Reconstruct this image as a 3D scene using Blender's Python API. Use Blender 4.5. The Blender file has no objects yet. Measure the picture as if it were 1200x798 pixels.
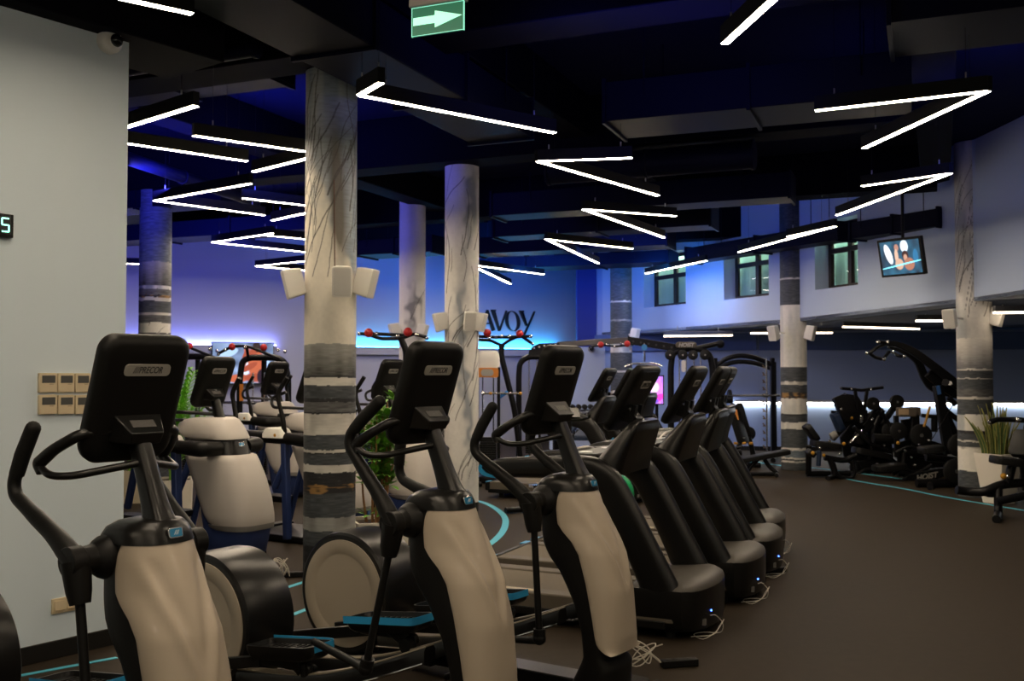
import bpy, bmesh, math, random
import numpy as np
from mathutils import Vector, Matrix, Euler
R = math.radians
C = bpy.context.scene.collection
rnd = random.Random(7)
# ------------------------------------------------------------------ camera model (36 mm wide sensor, 35.4 mm lens, eye 1.62 m)
FP = 1180.0; EYE = 1.62; TH = math.atan(36 / FP)
def ray(px, py):
    u = (399 - py) / FP
    return Vector(((px - 600) / FP, math.cos(TH) - u * math.sin(TH), math.sin(TH) + u * math.cos(TH)))
def onz(px, py, z):
    r = ray(px, py); t = (z - EYE) / r.z
    return Vector((r.x * t, r.y * t, z))
def at(px, py, Y):
    r = ray(px, py); t = Y / r.y
    return Vector((r.x * t, Y, EYE + r.z * t))
# ------------------------------------------------------------------ materials
MATS = {}
LOWSPEC = {'black_plastic': .22, 'charcoal_paint': .42, 'rubber_floor': .12, 'black_rubber': .2, 'ceiling_navy_paint': .05, 'duct_navy_paint': .08, 'beam_black_paint': .05, 'grip_rubber': .2, 'black_vinyl': .25, 'black_metal': .3, 'led_housing_black': .1, 'soffit_paint': .1, 'black_baseboard': .2, 'treadmill_belt': .2, 'deck_rail_grey': .25}
def mat(name, col, rough=.5, metal=0., emis=None, es=0., bump=0., bscale=40., var=0., coat=0.):
    if name in MATS: return MATS[name]
    m = bpy.data.materials.new(name); m.use_nodes = True; nt = m.node_tree; b = nt.nodes['Principled BSDF']
    b.inputs['Base Color'].default_value = (*col, 1); b.inputs['Roughness'].default_value = rough; b.inputs['Metallic'].default_value = metal; b.inputs['Specular IOR Level'].default_value = LOWSPEC.get(name, .4)
    if coat: b.inputs['Coat Weight'].default_value = coat
    if emis: b.inputs['Emission Color'].default_value = (*emis, 1); b.inputs['Emission Strength'].default_value = es
    if bump or var:
        tc = nt.nodes.new('ShaderNodeTexCoord'); nz = nt.nodes.new('ShaderNodeTexNoise'); nz.inputs['Scale'].default_value = bscale; nz.inputs['Detail'].default_value = 4
        nt.links.new(tc.outputs['Object'], nz.inputs['Vector'])
        if bump:
            bp = nt.nodes.new('ShaderNodeBump'); bp.inputs['Strength'].default_value = bump; bp.inputs['Distance'].default_value = .002
            nt.links.new(nz.outputs['Fac'], bp.inputs['Height']); nt.links.new(bp.outputs['Normal'], b.inputs['Normal'])
        if var:
            mx = nt.nodes.new('ShaderNodeMix'); mx.data_type = 'RGBA'
            mx.inputs['A'].default_value = (*[c * (1 - var) for c in col], 1); mx.inputs['B'].default_value = (*[min(1, c * (1 + var)) for c in col], 1)
            n2 = nt.nodes.new('ShaderNodeTexNoise'); n2.inputs['Scale'].default_value = bscale / 12; n2.inputs['Detail'].default_value = 6
            nt.links.new(tc.outputs['Object'], n2.inputs['Vector'])
            nt.links.new(n2.outputs['Fac'], mx.inputs['Factor']); nt.links.new(mx.outputs['Result'], b.inputs['Base Color'])
    MATS[name] = m; return m
BLK = mat('black_plastic', (.0075, .007, .0065), .42, bump=.25, bscale=500)
BLKG = mat('black_gloss', (.006, .006, .007), .18)
RUB = mat('black_rubber', (.010, .0095, .009), .55, bump=.3, bscale=300)
CHAR = mat('charcoal_paint', (.0065, .006, .0055), .30, bump=.1, bscale=200)
FRM = mat('black_metal', (.007, .007, .008), .35, metal=.3, bump=.1, bscale=150)
BLUELIT = mat('blue_lit_black_shell', (.022, .04, .13), .4)  # black shell and legs with the blue light put into their colour
SIL = mat('silver_shell', (.44, .37, .285), .42, bump=.05, bscale=300, coat=.15)
SIL2 = mat('pale_silver_shell', (.52, .48, .44), .42, coat=.15)
SILD = mat('grey_shell', (.40, .345, .27), .55)
CHROME = mat('chrome', (.75, .73, .7), .22, metal=1)
ALU = mat('brushed_aluminium', (.5, .49, .47), .35, metal=.9)
BADGE = mat('badge_silver', (.42, .40, .36), .4, metal=.3)
DARKTXT = mat('dark_lettering', (.03, .03, .03), .5)
BLUET = mat('blue_trim', (.03, .34, .66), .45)
BLUEB = mat('blue_badge', (.03, .22, .42), .3)
REDK = mat('red_knob', (.45, .02, .02), .4)
YEL = mat('yellow_knob', (.50, .25, .02), .4)
ORG = mat('orange_label', (.7, .25, .04), .5)
WHT = mat('white_plastic', (.78, .76, .70), .45)
CREAM = mat('cream_plastic', (.72, .60, .40), .5)
CREAMD = mat('cream_button', (.5, .40, .26), .5)
LCD = mat('grey_lcd', (.10, .10, .095), .3)
PAD = mat('black_vinyl', (.006, .006, .006), .45, bump=.3, bscale=150)
PADB = mat('blue_vinyl', (.010, .022, .055), .45)
BELT = mat('treadmill_belt', (.15, .125, .09), .7, bump=.3, bscale=400)
DECK = mat('deck_rail_grey', (.13, .11, .085), .6)
IRON = mat('cast_iron', (.012, .012, .012), .5, metal=.4, bump=.3, bscale=100)
CABLE = mat('white_cable', (.62, .58, .50), .5)
HGRIP = mat('grip_rubber', (.011, .0105, .010), .6, bump=.5, bscale=250)
GREYG = mat('sensor_grip', (.30, .28, .25), .35, metal=.5)
LEAF = mat('leaf_green', (.12, .30, .03), .5, var=.5, bscale=60)
LEAFP = mat('palm_green', (.22, .52, .05), .5, var=.4, bscale=60)
STEM = mat('brown_stem', (.30, .15, .06), .7, var=.3)
POTW = mat('white_planter', (.72, .68, .58), .5)
POTC = mat('cream_planter', (.68, .60, .42), .6)
SOIL = mat('potting_soil', (.04, .025, .015), .9, bump=.8, bscale=60)
SNAKE = mat('snake_leaf', (.07, .12, .04), .5, var=.5, bscale=200)
SNAKEE = mat('snake_leaf_edge', (.36, .33, .09), .5)
LEDH = mat('led_housing_black', (.012, .012, .012), .5)
LEDE = mat('led_diffuser', (.8, .8, .8), .5, emis=(1.0, .82, .60), es=84)
LEDS = mat('soffit_diffuser', (.8, .8, .8), .5, emis=(1.0, .80, .58), es=7)
COVB = mat('cove_led_cyan', (.5, .5, .5), .5, emis=(.03, .42, 1.0), es=30)
COVV = mat('cove_led_violet', (.5, .5, .5), .5, emis=(.24, .27, 1.0), es=20)
COVW = mat('cove_led_white', (.8, .8, .8), .5, emis=(1.0, .97, .85), es=17)
GREEN = mat('green_ball', (.0, .30, .08), .4)
BLED = mat('blue_indicator', (.0, .0, .2), .5, emis=(.05, .15, 1.0), es=12)
GLED = mat('green_indicator', (.0, .2, .0), .5, emis=(.3, 1.0, .2), es=6)
# setting
def floor_mat():
    m = mat('rubber_floor', (.035, .026, .0175), .62, bump=.35, bscale=180, var=.18)
    return m
FLOORM = floor_mat()
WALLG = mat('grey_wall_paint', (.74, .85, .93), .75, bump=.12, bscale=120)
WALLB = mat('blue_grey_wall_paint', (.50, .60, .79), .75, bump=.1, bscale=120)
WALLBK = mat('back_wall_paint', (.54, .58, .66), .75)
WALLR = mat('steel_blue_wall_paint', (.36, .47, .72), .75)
CEIL = mat('ceiling_navy_paint', (.012, .014, .035), .8)
DUCT = mat('duct_navy_paint', (.005, .006, .018), .45, bump=.1)
BEAM = mat('beam_black_paint', (.004, .004, .007), .7)
BASEB = mat('black_baseboard', (.015, .014, .013), .5)
TAPE = mat('cyan_floor_tape', (.09, .48, .64), .6)
DKBLUE = mat('royal_blue_paint', (.03, .05, .30), .6)
WFR = mat('window_frame_brown', (.03, .018, .012), .5)
def glass_mat():
    m = bpy.data.materials.new('window_glass'); m.use_nodes = True; b = m.node_tree.nodes['Principled BSDF']
    b.inputs['Transmission Weight'].default_value = 1; b.inputs['Roughness'].default_value = .02; b.inputs['IOR'].default_value = 1.45
    b.inputs['Base Color'].default_value = (.9, .97, .95, 1); return m
GLASS = glass_mat()
def attr_mat(name, rough=.6, es=0., bump=0.):
    m = bpy.data.materials.new(name); m.use_nodes = True; nt = m.node_tree; b = nt.nodes['Principled BSDF']
    a = nt.nodes.new('ShaderNodeAttribute'); a.attribute_name = 'paint'
    b.inputs['Roughness'].default_value = rough
    if es:
        b.inputs['Base Color'].default_value = (.01, .01, .01, 1)
        nt.links.new(a.outputs['Color'], b.inputs['Emission Color']); b.inputs['Emission Strength'].default_value = es
    else: nt.links.new(a.outputs['Color'], b.inputs['Base Color'])
    if bump:
        tc = nt.nodes.new('ShaderNodeTexCoord'); nz = nt.nodes.new('ShaderNodeTexNoise'); nz.inputs['Scale'].default_value = 35; nz.inputs['Detail'].default_value = 6
        nt.links.new(tc.outputs['Object'], nz.inputs['Vector'])
        bp = nt.nodes.new('ShaderNodeBump'); bp.inputs['Strength'].default_value = bump; bp.inputs['Distance'].default_value = .004
        nt.links.new(nz.outputs['Fac'], bp.inputs['Height']); nt.links.new(bp.outputs['Normal'], b.inputs['Normal'])
    return m
PAINT = attr_mat('painted_plaster', .6, bump=.4)
SCREEN = attr_mat('screen_picture', .25, es=1.6)
# ------------------------------------------------------------------ mesh builder
def fillet(pts, rad=.05, n=5):
    pts = [Vector(p) for p in pts]
    if len(pts) < 3 or rad <= 0: return pts
    out = [pts[0]]
    for a, b, c in zip(pts, pts[1:], pts[2:]):
        u = (a - b); v = (c - b); k = min(rad, u.length * .48, v.length * .48)
        p, q = b + u.normalized() * k, b + v.normalized() * k
        for i in range(n + 1):
            t = i / n; out.append(p * (1 - t) ** 2 + b * 2 * t * (1 - t) + q * t * t)
    out.append(pts[-1]); return out
class MB:
    def __init__(s): s.bm = bmesh.new()
    def box(s, c, d, rot=None, taper=None):
        M = Matrix.Translation(Vector(c)) @ (Euler(rot).to_matrix().to_4x4() if rot else Matrix())
        vs = []
        for z in (-.5, .5):
            k = taper if (taper and z > 0) else 1
            for x, y in ((-.5, -.5), (.5, -.5), (.5, .5), (-.5, .5)):
                vs.append(s.bm.verts.new(M @ Vector((x * d[0] * k, y * d[1] * k, z * d[2]))))
        for f in ((3, 2, 1, 0), (4, 5, 6, 7), (0, 1, 5, 4), (1, 2, 6, 5), (2, 3, 7, 6), (3, 0, 4, 7)): s.bm.faces.new([vs[i] for i in f])
        return s
    def bar(s, p0, p1, w, h, up=(0, 0, 1)):
        p0 = Vector(p0); p1 = Vector(p1); d = (p1 - p0); L = d.length; d.normalize(); up = Vector(up)
        x = d.cross(up)
        if x.length < 1e-4: x = d.cross(Vector((0, 1, 0)))
        x.normalize(); u = x.cross(d)
        ring = [(-.5, -.5), (.5, -.5), (.5, .5), (-.5, .5)]
        A = [s.bm.verts.new(p0 + x * a * w + u * b * h) for a, b in ring]; B = [s.bm.verts.new(p1 + x * a * w + u * b * h) for a, b in ring]
        s.bm.faces.new(A[::-1]); s.bm.faces.new(B)
        for i in range(4): j = (i + 1) % 4; s.bm.faces.new((A[i], A[j], B[j], B[i]))
        return s
    def loft(s, rings, cap=True, closed=False):
        V = [[s.bm.verts.new(Vector(p)) for p in r] for r in rings]; n = len(V[0])
        seq = list(zip(V, V[1:])) + ([(V[-1], V[0])] if closed else [])
        for a, b in seq:
            for i in range(n):
                j = (i + 1) % n
                try: s.bm.faces.new((a[i], a[j], b[j], b[i]))
                except ValueError: pass
        if cap and not closed:
            s.bm.faces.new(V[0][::-1]); s.bm.faces.new(V[-1])
        return s
    def tube(s, pts, r, seg=12, fr=0, flat=1., closed=False):
        if fr: pts = fillet(pts, fr)
        pts = [Vector(p) for p in pts]; n = len(pts)
        rs = r if isinstance(r, (list, tuple)) else None
        up = None; rings = []
        for i, p in enumerate(pts):
            if closed: d = pts[(i + 1) % n] - pts[i - 1]
            else: d = pts[min(i + 1, n - 1)] - pts[max(i - 1, 0)]
            d.normalize()
            if up is None:
                up = Vector((0, 0, 1)) if abs(d.z) < .9 else Vector((0, 1, 0))
            x = d.cross(up).normalized(); up = x.cross(d).normalized()
            if rs:
                t = i / (n - 1) * (len(rs) - 1); k = min(int(t), len(rs) - 2); rr = rs[k] * (1 - t + k) + rs[k + 1] * (t - k)
            else: rr = r
            rings.append([p + x * math.cos(a) * rr + up * math.sin(a) * rr * flat for a in [2 * math.pi * q / seg for q in range(seg)]])
        return s.loft(rings, closed=closed)
    def lathe(s, prof, c=(0, 0, 0), axis='z', seg=32, rot=None):
        rings = []; c = Vector(c)
        M = Euler(rot).to_matrix() if rot else Matrix.Identity(3)
        for r, z in prof:
            ring = []
            for q in range(seg):
                a = 2 * math.pi * q / seg; x, y = math.cos(a) * r, math.sin(a) * r
                v = Vector((x, y, z)) if axis == 'z' else (Vector((x, z, y)) if axis == 'y' else Vector((z, x, y)))
                ring.append(c + M @ v)
            rings.append(ring)
        return s.loft(rings)
    def prism(s, pts, y0, y1, axis='y'):
        f = {'y': lambda p, q: (p[0], q, p[1]), 'x': lambda p, q: (q, p[0], p[1]), 'z': lambda p, q: (p[0], p[1], q)}[axis]
        return s.loft([[f(p, y0) for p in pts], [f(p, y1) for p in pts]])
    def sphere(s, c, r, seg=14, sc=(1, 1, 1)):
        n = seg // 2; prof = []
        for i in range(1, n): a = math.pi * i / n; prof.append((math.sin(a) * r, -math.cos(a) * r))
        rings = []
        for rr, z in [(r * .02, -r)] + prof + [(r * .02, r)]:
            rings.append([Vector(c) + Vector((math.cos(2 * math.pi * q / seg) * rr * sc[0], math.sin(2 * math.pi * q / seg) * rr * sc[1], z * sc[2])) for q in range(seg)])
        return s.loft(rings)
    def plate(s, outline, M, t, dome=0.):
        """outline in local xy, extruded from z=-t/2..t/2 then placed by M"""
        s.loft([[M @ Vector((x, y, -t / 2)) for x, y in outline], [M @ Vector((x, y, t / 2)) for x, y in outline]]); return s
    def xf(s, M): bmesh.ops.transform(s.bm, matrix=M, verts=s.bm.verts); return s
    def build(s, name, m, parent=None, bevel=0., sharp=38, seg=2, solid=True):
        me = bpy.data.meshes.new(name)
        if solid: bmesh.ops.recalc_face_normals(s.bm, faces=s.bm.faces)
        s.bm.to_mesh(me); s.bm.free()
        me.polygons.foreach_set('use_smooth', [True] * len(me.polygons))
        try: me.set_sharp_from_angle(angle=R(sharp))
        except Exception: pass
        me.materials.append(m); o = bpy.data.objects.new(name, me); C.objects.link(o)
        if parent: o.parent = parent
        if bevel:
            b = o.modifiers.new('bevel', 'BEVEL'); b.width = bevel; b.segments = seg; b.limit_method = 'ANGLE'; b.angle_limit = R(35); b.harden_normals = False
        return o
def rrect(w, h, r, n=6, rb=None):
    out = []
    for cx, cy, a0, q in ((1, 1, 0, r), (-1, 1, 90, r), (-1, -1, 180, rb or r), (1, -1, 270, rb or r)):
        for i in range(n + 1):
            a = R(a0 + 90 * i / n); out.append((cx * (w / 2 - q) + q * math.cos(a), cy * (h / 2 - q) + q * math.sin(a)))
    return out
def basis(o, x, y, z): 
    M = Matrix.Identity(4)
    for i, v in enumerate((x, y, z)):
        for j in range(3): M[j][i] = v[j]
    for j in range(3): M[j][3] = o[j]
    return M
def tag(o, label=None, cat=None, group=None, kind=None):
    if label: o['label'] = label
    if cat: o['category'] = cat
    if group: o['group'] = group
    if kind: o['kind'] = kind
    return o
def thing(name, label, cat, loc=(0, 0, 0), rz=0, group=None):
    o = bpy.data.objects.new(name, None); C.objects.link(o); o.location = loc; o.rotation_euler = (0, 0, rz); o.empty_display_size = .1
    return tag(o, label, cat, group)
def struct(o): o['kind'] = 'structure'; return o
def kids(o): return [c for c in bpy.data.objects if c.parent == o]
def dup(root, loc, rz, label=None, group=None):
    def cp(o, par):
        c = o.copy(); C.objects.link(c)
        if par: c.parent = par
        for k in kids(o): cp(k, c)
        return c
    r = cp(root, None); r.location = loc; r.rotation_euler = (0, 0, rz)
    if label: r['label'] = label
    if group: r['group'] = group
    return r
def text_obj(body, size, M, name, m, parent, shear=0., ext=.002, bold=0., sx=1.):
    cu = bpy.data.curves.new('t', 'FONT'); cu.body = body; cu.size = size; cu.shear = shear; cu.extrude = ext; cu.align_x = 'CENTER'; cu.align_y = 'CENTER'; cu.offset = bold
    t = bpy.data.objects.new('t', cu); C.objects.link(t)
    dg = bpy.context.evaluated_depsgraph_get(); me = bpy.data.meshes.new_from_object(t.evaluated_get(dg)); bpy.data.objects.remove(t)
    me.transform(M @ Matrix.Diagonal((sx, 1, 1, 1))); me.materials.clear(); me.materials.append(m)
    o = bpy.data.objects.new(name, me); C.objects.link(o)
    if parent: o.parent = parent
    return o
# ================================================================== THE ROOM
def polyfloor(name, pts, z0, z1, m):
    b = MB(); b.prism([(p[0], p[1]) for p in pts], z0, z1, 'z'); return struct(b.build(name, m))
XL, XR, YN, YF = -12.5, 12.0, -4.0, 27.5
polyfloor('floor', [(XL, YN), (XR, YN), (XR, YF), (XL, YF)], -.1, 0, FLOORM)
polyfloor('ceiling', [(XL, YN), (XR, YN), (XR, YF), (XL, YF)], 4.6, 4.7, CEIL)
def wall(name, p, q, z0, z1, t, m):
    """a wall whose room face runs p->q with its thickness on the left of p->q"""
    p = Vector(p); q = Vector(q); d = (q - p).normalized(); n = Vector((-d.y, d.x)) * t
    b = MB(); b.prism([tuple(p), tuple(q), tuple(q + n), tuple(p + n)], z0, z1, 'z'); return struct(b.build(name, m))
# near left wall (ends in a free corner); direction (.6,.8)
WD = Vector((.6, .8)); WE = Vector((-2.333, 6.075))       # corner
def onwall(px, py, off=0.):
    r = ray(px, py); n = Vector((.8, -.6)); w = WE + n * off
    t = w.dot(n) / (r.x * n.x + r.y * n.y); return Vector((r.x * t, r.y * t, EYE + r.z * t))
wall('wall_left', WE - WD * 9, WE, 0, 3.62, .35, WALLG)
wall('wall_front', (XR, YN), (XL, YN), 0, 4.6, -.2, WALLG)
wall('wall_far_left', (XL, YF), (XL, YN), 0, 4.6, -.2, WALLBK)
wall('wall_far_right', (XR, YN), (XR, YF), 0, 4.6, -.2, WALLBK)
b = MB(); n = Vector((.8, -.6)); p0 = WE - WD * 9; p1 = WE
b.prism([tuple(p0 + n * .016), tuple(p1 + n * .016 + WD * .01), tuple(p1 - n * .0 + WD * .01), tuple(p0)], 0, .1, 'z'); struct(b.build('baseboard_left', BASEB, bevel=.003))
# back wall (slightly skewed)
BW0 = Vector((-12.4, 16.25)); BW1 = Vector((2.03, 24.0)); BD = (BW1 - BW0).normalized(); BN = Vector((BD.y, -BD.x))
def onback(px, py, off=0.):
    r = ray(px, py); w = BW0 + BN * off
    t = w.dot(BN) / (r.x * BN.x + r.y * BN.y); return Vector((r.x * t, r.y * t, EYE + r.z * t))
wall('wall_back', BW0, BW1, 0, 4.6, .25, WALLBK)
# right rear wall under the bulkhead
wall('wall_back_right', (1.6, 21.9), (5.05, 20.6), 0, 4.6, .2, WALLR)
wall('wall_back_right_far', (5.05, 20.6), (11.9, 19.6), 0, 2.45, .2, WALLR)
# band of deeper wall above, small projection
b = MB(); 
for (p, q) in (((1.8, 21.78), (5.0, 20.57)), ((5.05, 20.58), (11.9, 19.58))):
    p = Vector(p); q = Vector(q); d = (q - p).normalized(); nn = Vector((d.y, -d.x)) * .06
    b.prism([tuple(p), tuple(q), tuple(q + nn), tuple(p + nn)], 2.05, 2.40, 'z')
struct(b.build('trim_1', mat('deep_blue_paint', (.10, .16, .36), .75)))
# curved bulkhead above the right side, with three windows
BP = [(1.95, 21.7, 2.41), (2.48, 21.2, 2.41), (4.67, 16.66, 2.44), (5.95, 12.85, 2.52), (5.97, 11.5, 2.52), (5.6, 8.0, 2.52), (6.2, 3.0, 2.52)]
WIN = {1: [(.108, .399)], }
SILL, HEAD = 2.92, 3.98
def bseg(i, t): a, c = BP[i], BP[i + 1]; return Vector((a[0] + (c[0] - a[0]) * t, a[1] + (c[1] - a[1]) * t)), a[2] + (c[2] - a[2]) * t
wins = [(1, .108, .399), (1, .632, .877), (2, .146, .412)]
def bpiece(b, i, t0, t1, z0, z1):
    (p, za), (q, zb) = bseg(i, t0), bseg(i, t1); d = (q - p).normalized(); n = Vector((-d.y, d.x)) * .45
    A = [Vector((*p, za if z0 is None else z0)), Vector((*q, zb if z0 is None else z0)), Vector((*(q + n), zb if z0 is None else z0)), Vector((*(p + n), za if z0 is None else z0))]
    b.loft([A, [Vector((v.x, v.y, z1)) for v in A]])
b = MB()
for i in range(len(BP) - 1):
    cuts = sorted([w for w in wins if w[0] == i], key=lambda w: w[1]); t = 0
    for (_, a, c) in cuts:
        bpiece(b, i, t, a, None, 4.6); bpiece(b, i, a, c, None, SILL); bpiece(b, i, a, c, HEAD, 4.6); t = c
    bpiece(b, i, t, 1, None, 4.6)
struct(b.build('wall_right', WALLB))
for k, (i, a, c) in enumerate(wins):
    (p, _), (q, _) = bseg(i, a), bseg(i, c); d = (q - p).normalized(); n = Vector((-d.y, d.x)); L = (q - p).length
    w = thing(f'window_{k+1}', None, None, (*(p + n * .26), 0), math.atan2(d.y, d.x)); w['kind'] = 'structure'
    f = MB(); t = .07
    for x0, x1, z0, z1 in ((0, L, SILL, SILL + t), (0, L, HEAD - t, HEAD), (0, t, SILL, HEAD), (L - t, L, SILL, HEAD), (L / 2 - .045, L / 2 + .045, SILL, HEAD), (0, L, 3.5, 3.58)):
        f.box(((x0 + x1) / 2, .03, (z0 + z1) / 2), (x1 - x0, .07, z1 - z0))
    struct(f.build('window_frame', WFR, w, bevel=.004))
    g = MB(); g.box((L / 2, .045, (SILL + HEAD) / 2), (L - .04, .008, HEAD - SILL - .04)); struct(g.build('window_pane', GLASS, w))
    # pleated blind behind the pane
    cv = MB(); nx = int(L / .036); top, bot = [], []
    for j in range(nx + 1):
        x = .03 + (L - .06) * j / nx; y = .13 + (.034 if j % 2 else -.034) + .008 * math.sin(j * .7)
        top.append((x, y))
    ol = top + [(x, y + .006) for x, y in reversed(top)]
    cv.prism(ol, SILL + .02, HEAD - .02, 'z')
    ct = cv.build('curtain', mat('blind_fabric', (.42, .55, .50), .7), None, sharp=20); ct.location = w.location; ct.rotation_euler = w.rotation_euler
    tag(ct, ['pale pleated curtain behind the leftmost high window', 'pale pleated curtain behind the middle high window', 'pale pleated curtain behind the high window nearest the hanging television'][k], 'curtain', 'curtains behind the high windows')
    wl = bpy.data.lights.new('curtain_fill_light', 'AREA'); wl.energy = 60; wl.color = (.75, 1.0, .85); wl.shape = 'RECTANGLE'; wl.size = L; wl.size_y = .04; wo = bpy.data.objects.new('curtain_fill_light', wl); C.objects.link(wo); wo.parent = w; wo.location = (L / 2, .08, HEAD - .03); wo.rotation_euler = (R(14), 0, 0)  # unseen lamp added inside the reveal to brighten the curtain
    bk = MB(); bk.box((L / 2, .55, (SILL + HEAD) / 2), (L + .4, .03, HEAD - SILL + .6)); o = bk.build('window_backing', mat('night_black', (.01, .015, .02), .9), w); struct(o)
# soffit slab under the bulkhead, back to the walls
b = MB(); ring = [(x, y, z) for x, y, z in BP] + [(11.95, 3.0, 2.52), (11.95, 19.7, 2.50), (5.0, 20.8, 2.44), (1.95, 22.0, 2.41)]
b.loft([[(x, y, z + .001) for x, y, z in ring], [(x, y, z + .05) for x, y, z in ring]])
struct(b.build('trim_2', mat('soffit_paint', (.10, .12, .18), .8)))
# deep blue pillar and low partition between the two halves of the rear wall
b = MB(); b.box((1.62, 22.0, 2.3), (.42, .42, 4.6)); struct(b.build('wall_pier', DKBLUE))
b = MB(); b.box((1.35, 20.9, 1.06), (1.15, .14, 2.12)); struct(b.build('wall_partition', WALLB, bevel=.01))
# LED ledges on the rear wall
def ledge(name, pxa, pxb, m, z=2.11):
    a = onback(pxa, 405); c = onback(pxb, 405); a = Vector((a.x, a.y)); c = Vector((c.x, c.y)); n = BN
    b = MB(); b.prism([tuple(a), tuple(c), tuple(c + n * .16), tuple(a + n * .16)], z - .14, z, 'z'); b.prism([tuple(a + n * .14), tuple(c + n * .14), tuple(c + n * .16), tuple(a + n * .16)], z - .02, z + .02, 'z')
    o = struct(b.build(name, WALLBK))
    b = MB(); b.prism([tuple(a + n * .03), tuple(c + n * .03), tuple(c + n * .13), tuple(a + n * .13)], z, z + .035, 'z'); struct(b.build('led_strip', m, o)); return o
ledge('trim_3', 120, 322, COVV)
ledge('trim_4', 408, 652, COVB)
# white cove along the lower right wall
b = MB(); s2 = MB(); P = [Vector((4.6, 20.75)), Vector((5.05, 20.6)), Vector((11.9, 19.6))]
for p, q in zip(P, P[1:]):
    d = (q - p).normalized(); n = Vector((d.y, -d.x))
    b.prism([tuple(p), tuple(q), tuple(q + n * .09), tuple(p + n * .09)], 1.0, 1.04, 'z'); b.prism([tuple(p + n * .07), tuple(q + n * .07), tuple(q + n * .09), tuple(p + n * .09)], .99, 1.0, 'z')
    s2.prism([tuple(p + n * .005), tuple(q + n * .005), tuple(q + n * .06), tuple(p + n * .06)], .955, .995, 'z')
o = struct(b.build('trim_5', WALLBK)); struct(s2.build('led_strip', COVW, o))
b = MB()
for p, q in zip(P, P[1:]):
    d = (q - p).normalized(); n = Vector((d.y, -d.x)); b.prism([tuple(p), tuple(q), tuple(q + n * .015), tuple(p + n * .015)], 0, .09, 'z')
struct(b.build('baseboard_right', BASEB))
# ---------------------------------------------------------------- ceiling services
U = Vector((.39, .92)).normalized(); V = Vector((U.y, -U.x))
def cbar(b, p, d, L, w, z0, z1): # horizontal box from p along d
    p = Vector(p); q = p + d * L; b.bar((p.x, p.y, (z0 + z1) / 2), (q.x, q.y, (z0 + z1) / 2), w, z1 - z0)
beams = MB()
for k in range(7):
    o = Vector((-6, 1.2)) + U * (k * 3.9); cbar(beams, o - V * 7, V, 13.0 if k < 6 else 12, .42, 4.02, 4.6)
for k in range(4):
    o = Vector((-7.2, 1.5)) + V * (k * 3.6); cbar(beams, o, U, 17 if k < 3 else 15.0, .35, 4.15, 4.6)
cbar(beams, WE - WD * 9 - Vector((.8, -.6)) * .17, WD, 9.6, .62, 3.62, 4.6)
struct(beams.build('ceiling_beams', BEAM, bevel=.01))
def duct(name, p0, p1, w, h, z, label, m=DUCT, flanges=True, round_=False):
    p0 = Vector(p0); p1 = Vector(p1); d = (p1 - p0).normalized(); L = (p1 - p0).length; c = (p0 + p1) / 2
    t = thing(name, label, 'duct' if not round_ else 'pipe', (c.x, c.y, z), math.atan2(d.y, d.x))
    b = MB()
    if round_: b.tube([(-L / 2, 0, 0), (L / 2, 0, 0)], w / 2, 16)
    else: b.box((0, 0, 0), (L, w, h))
    b.build('pipe_run' if round_ else 'duct_body', m, t, bevel=.008 if not round_ else 0)
    k = max(2, int(L / 1.4))
    for i in range(k + 1):
        x = -L / 2 + .02 + (L - .04) * i / k; f = MB()
        if round_: f.tube([(x - .015, 0, 0), (x + .015, 0, 0)], w / 2 + .012, 16)
        else: f.box((x, 0, 0), (.03, w + .05, h + .05))
        f.build('flange', m, t)
    for i in (0, 1):
        x = (-.35 + .7 * i) * L
        for s_ in ((-1, 1) if not round_ else (0,)):
            MB().tube([(x, s_ * (w / 2 + .015), 0 if not round_ else w / 2), (x, s_ * (w / 2 + .015), 4.6 - z)], .006, 6).build('hanger_rod', m, t)
    return t
duct('ventilation_duct', (3.30, 18.3), (5.05, 15.1), .36, .26, 3.72, 'long dark duct hanging in front of the high windows')
duct('ventilation_duct', (5.15, 14.85), (5.9, 13.5), .45, .24, 3.68, 'short thick duct section above the hanging television')
duct('ventilation_duct', (-1.75, 5.4), (-.1, 9.3), .62, .34, 3.93, 'wide navy duct between the tall striped column and the green exit sign')
duct('ventilation_duct', (.9, 8.9), (3.2, 8.0), .7, .34, 3.93, 'broad dark duct crossing above the treadmill row')
duct('ventilation_duct', (-.2, 13.6), (3.4, 12.1), .5, .3, 3.84, 'navy duct crossing behind the marbled column')
duct('ventilation_duct', (-.6, 17.6), (2.6, 16.3), .6, .28, 3.78, 'blue duct crossing in front of the rear wall lettering')
duct('ventilation_duct', (-.9, 20.2), (3.0, 18.6), .8, .22, 3.72, 'flat blue duct nearest the rear wall on the right')
duct('ventilation_duct', (-.2, 15.6), (2.9, 14.3), .55, .3, 3.82, 'blue duct between two others behind the marbled column')
duct('ventilation_duct', (-7.5, 14.6), (-3.6, 13.0), .5, .26, 3.92, 'blue duct above the striped column on the left')
duct('ventilation_duct', (-7.0, 17.0), (-2.9, 15.3), .6, .26, 3.88, 'farthest blue duct over the rear wall television')
duct('ventilation_duct', (-2.6, 17.9), (-1.2, 17.3), .7, .26, 3.78, 'short blue duct behind the two slim white columns')
duct('ventilation_duct', (-3.9, 9.3), (-2.0, 8.5), .5, .28, 4.25, 'blue-lit duct crossing above the left ceiling bars')
duct('round_pipe', (-5.5, 8.4), (-1.72, 6.75), .10, .10, 3.80, 'navy pipe crossing left of the head of the tall striped column', round_=True)
duct('round_pipe', (-4.1, 9.6), (-3.3, 12.9), .14, .14, 3.80, 'navy pipe receding above the left ceiling lights', round_=True)
duct('round_pipe', (.4, 11.2), (2.5, 10.3), .3, .3, 3.85, 'fat round dark pipe above the treadmills', round_=True)
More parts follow.
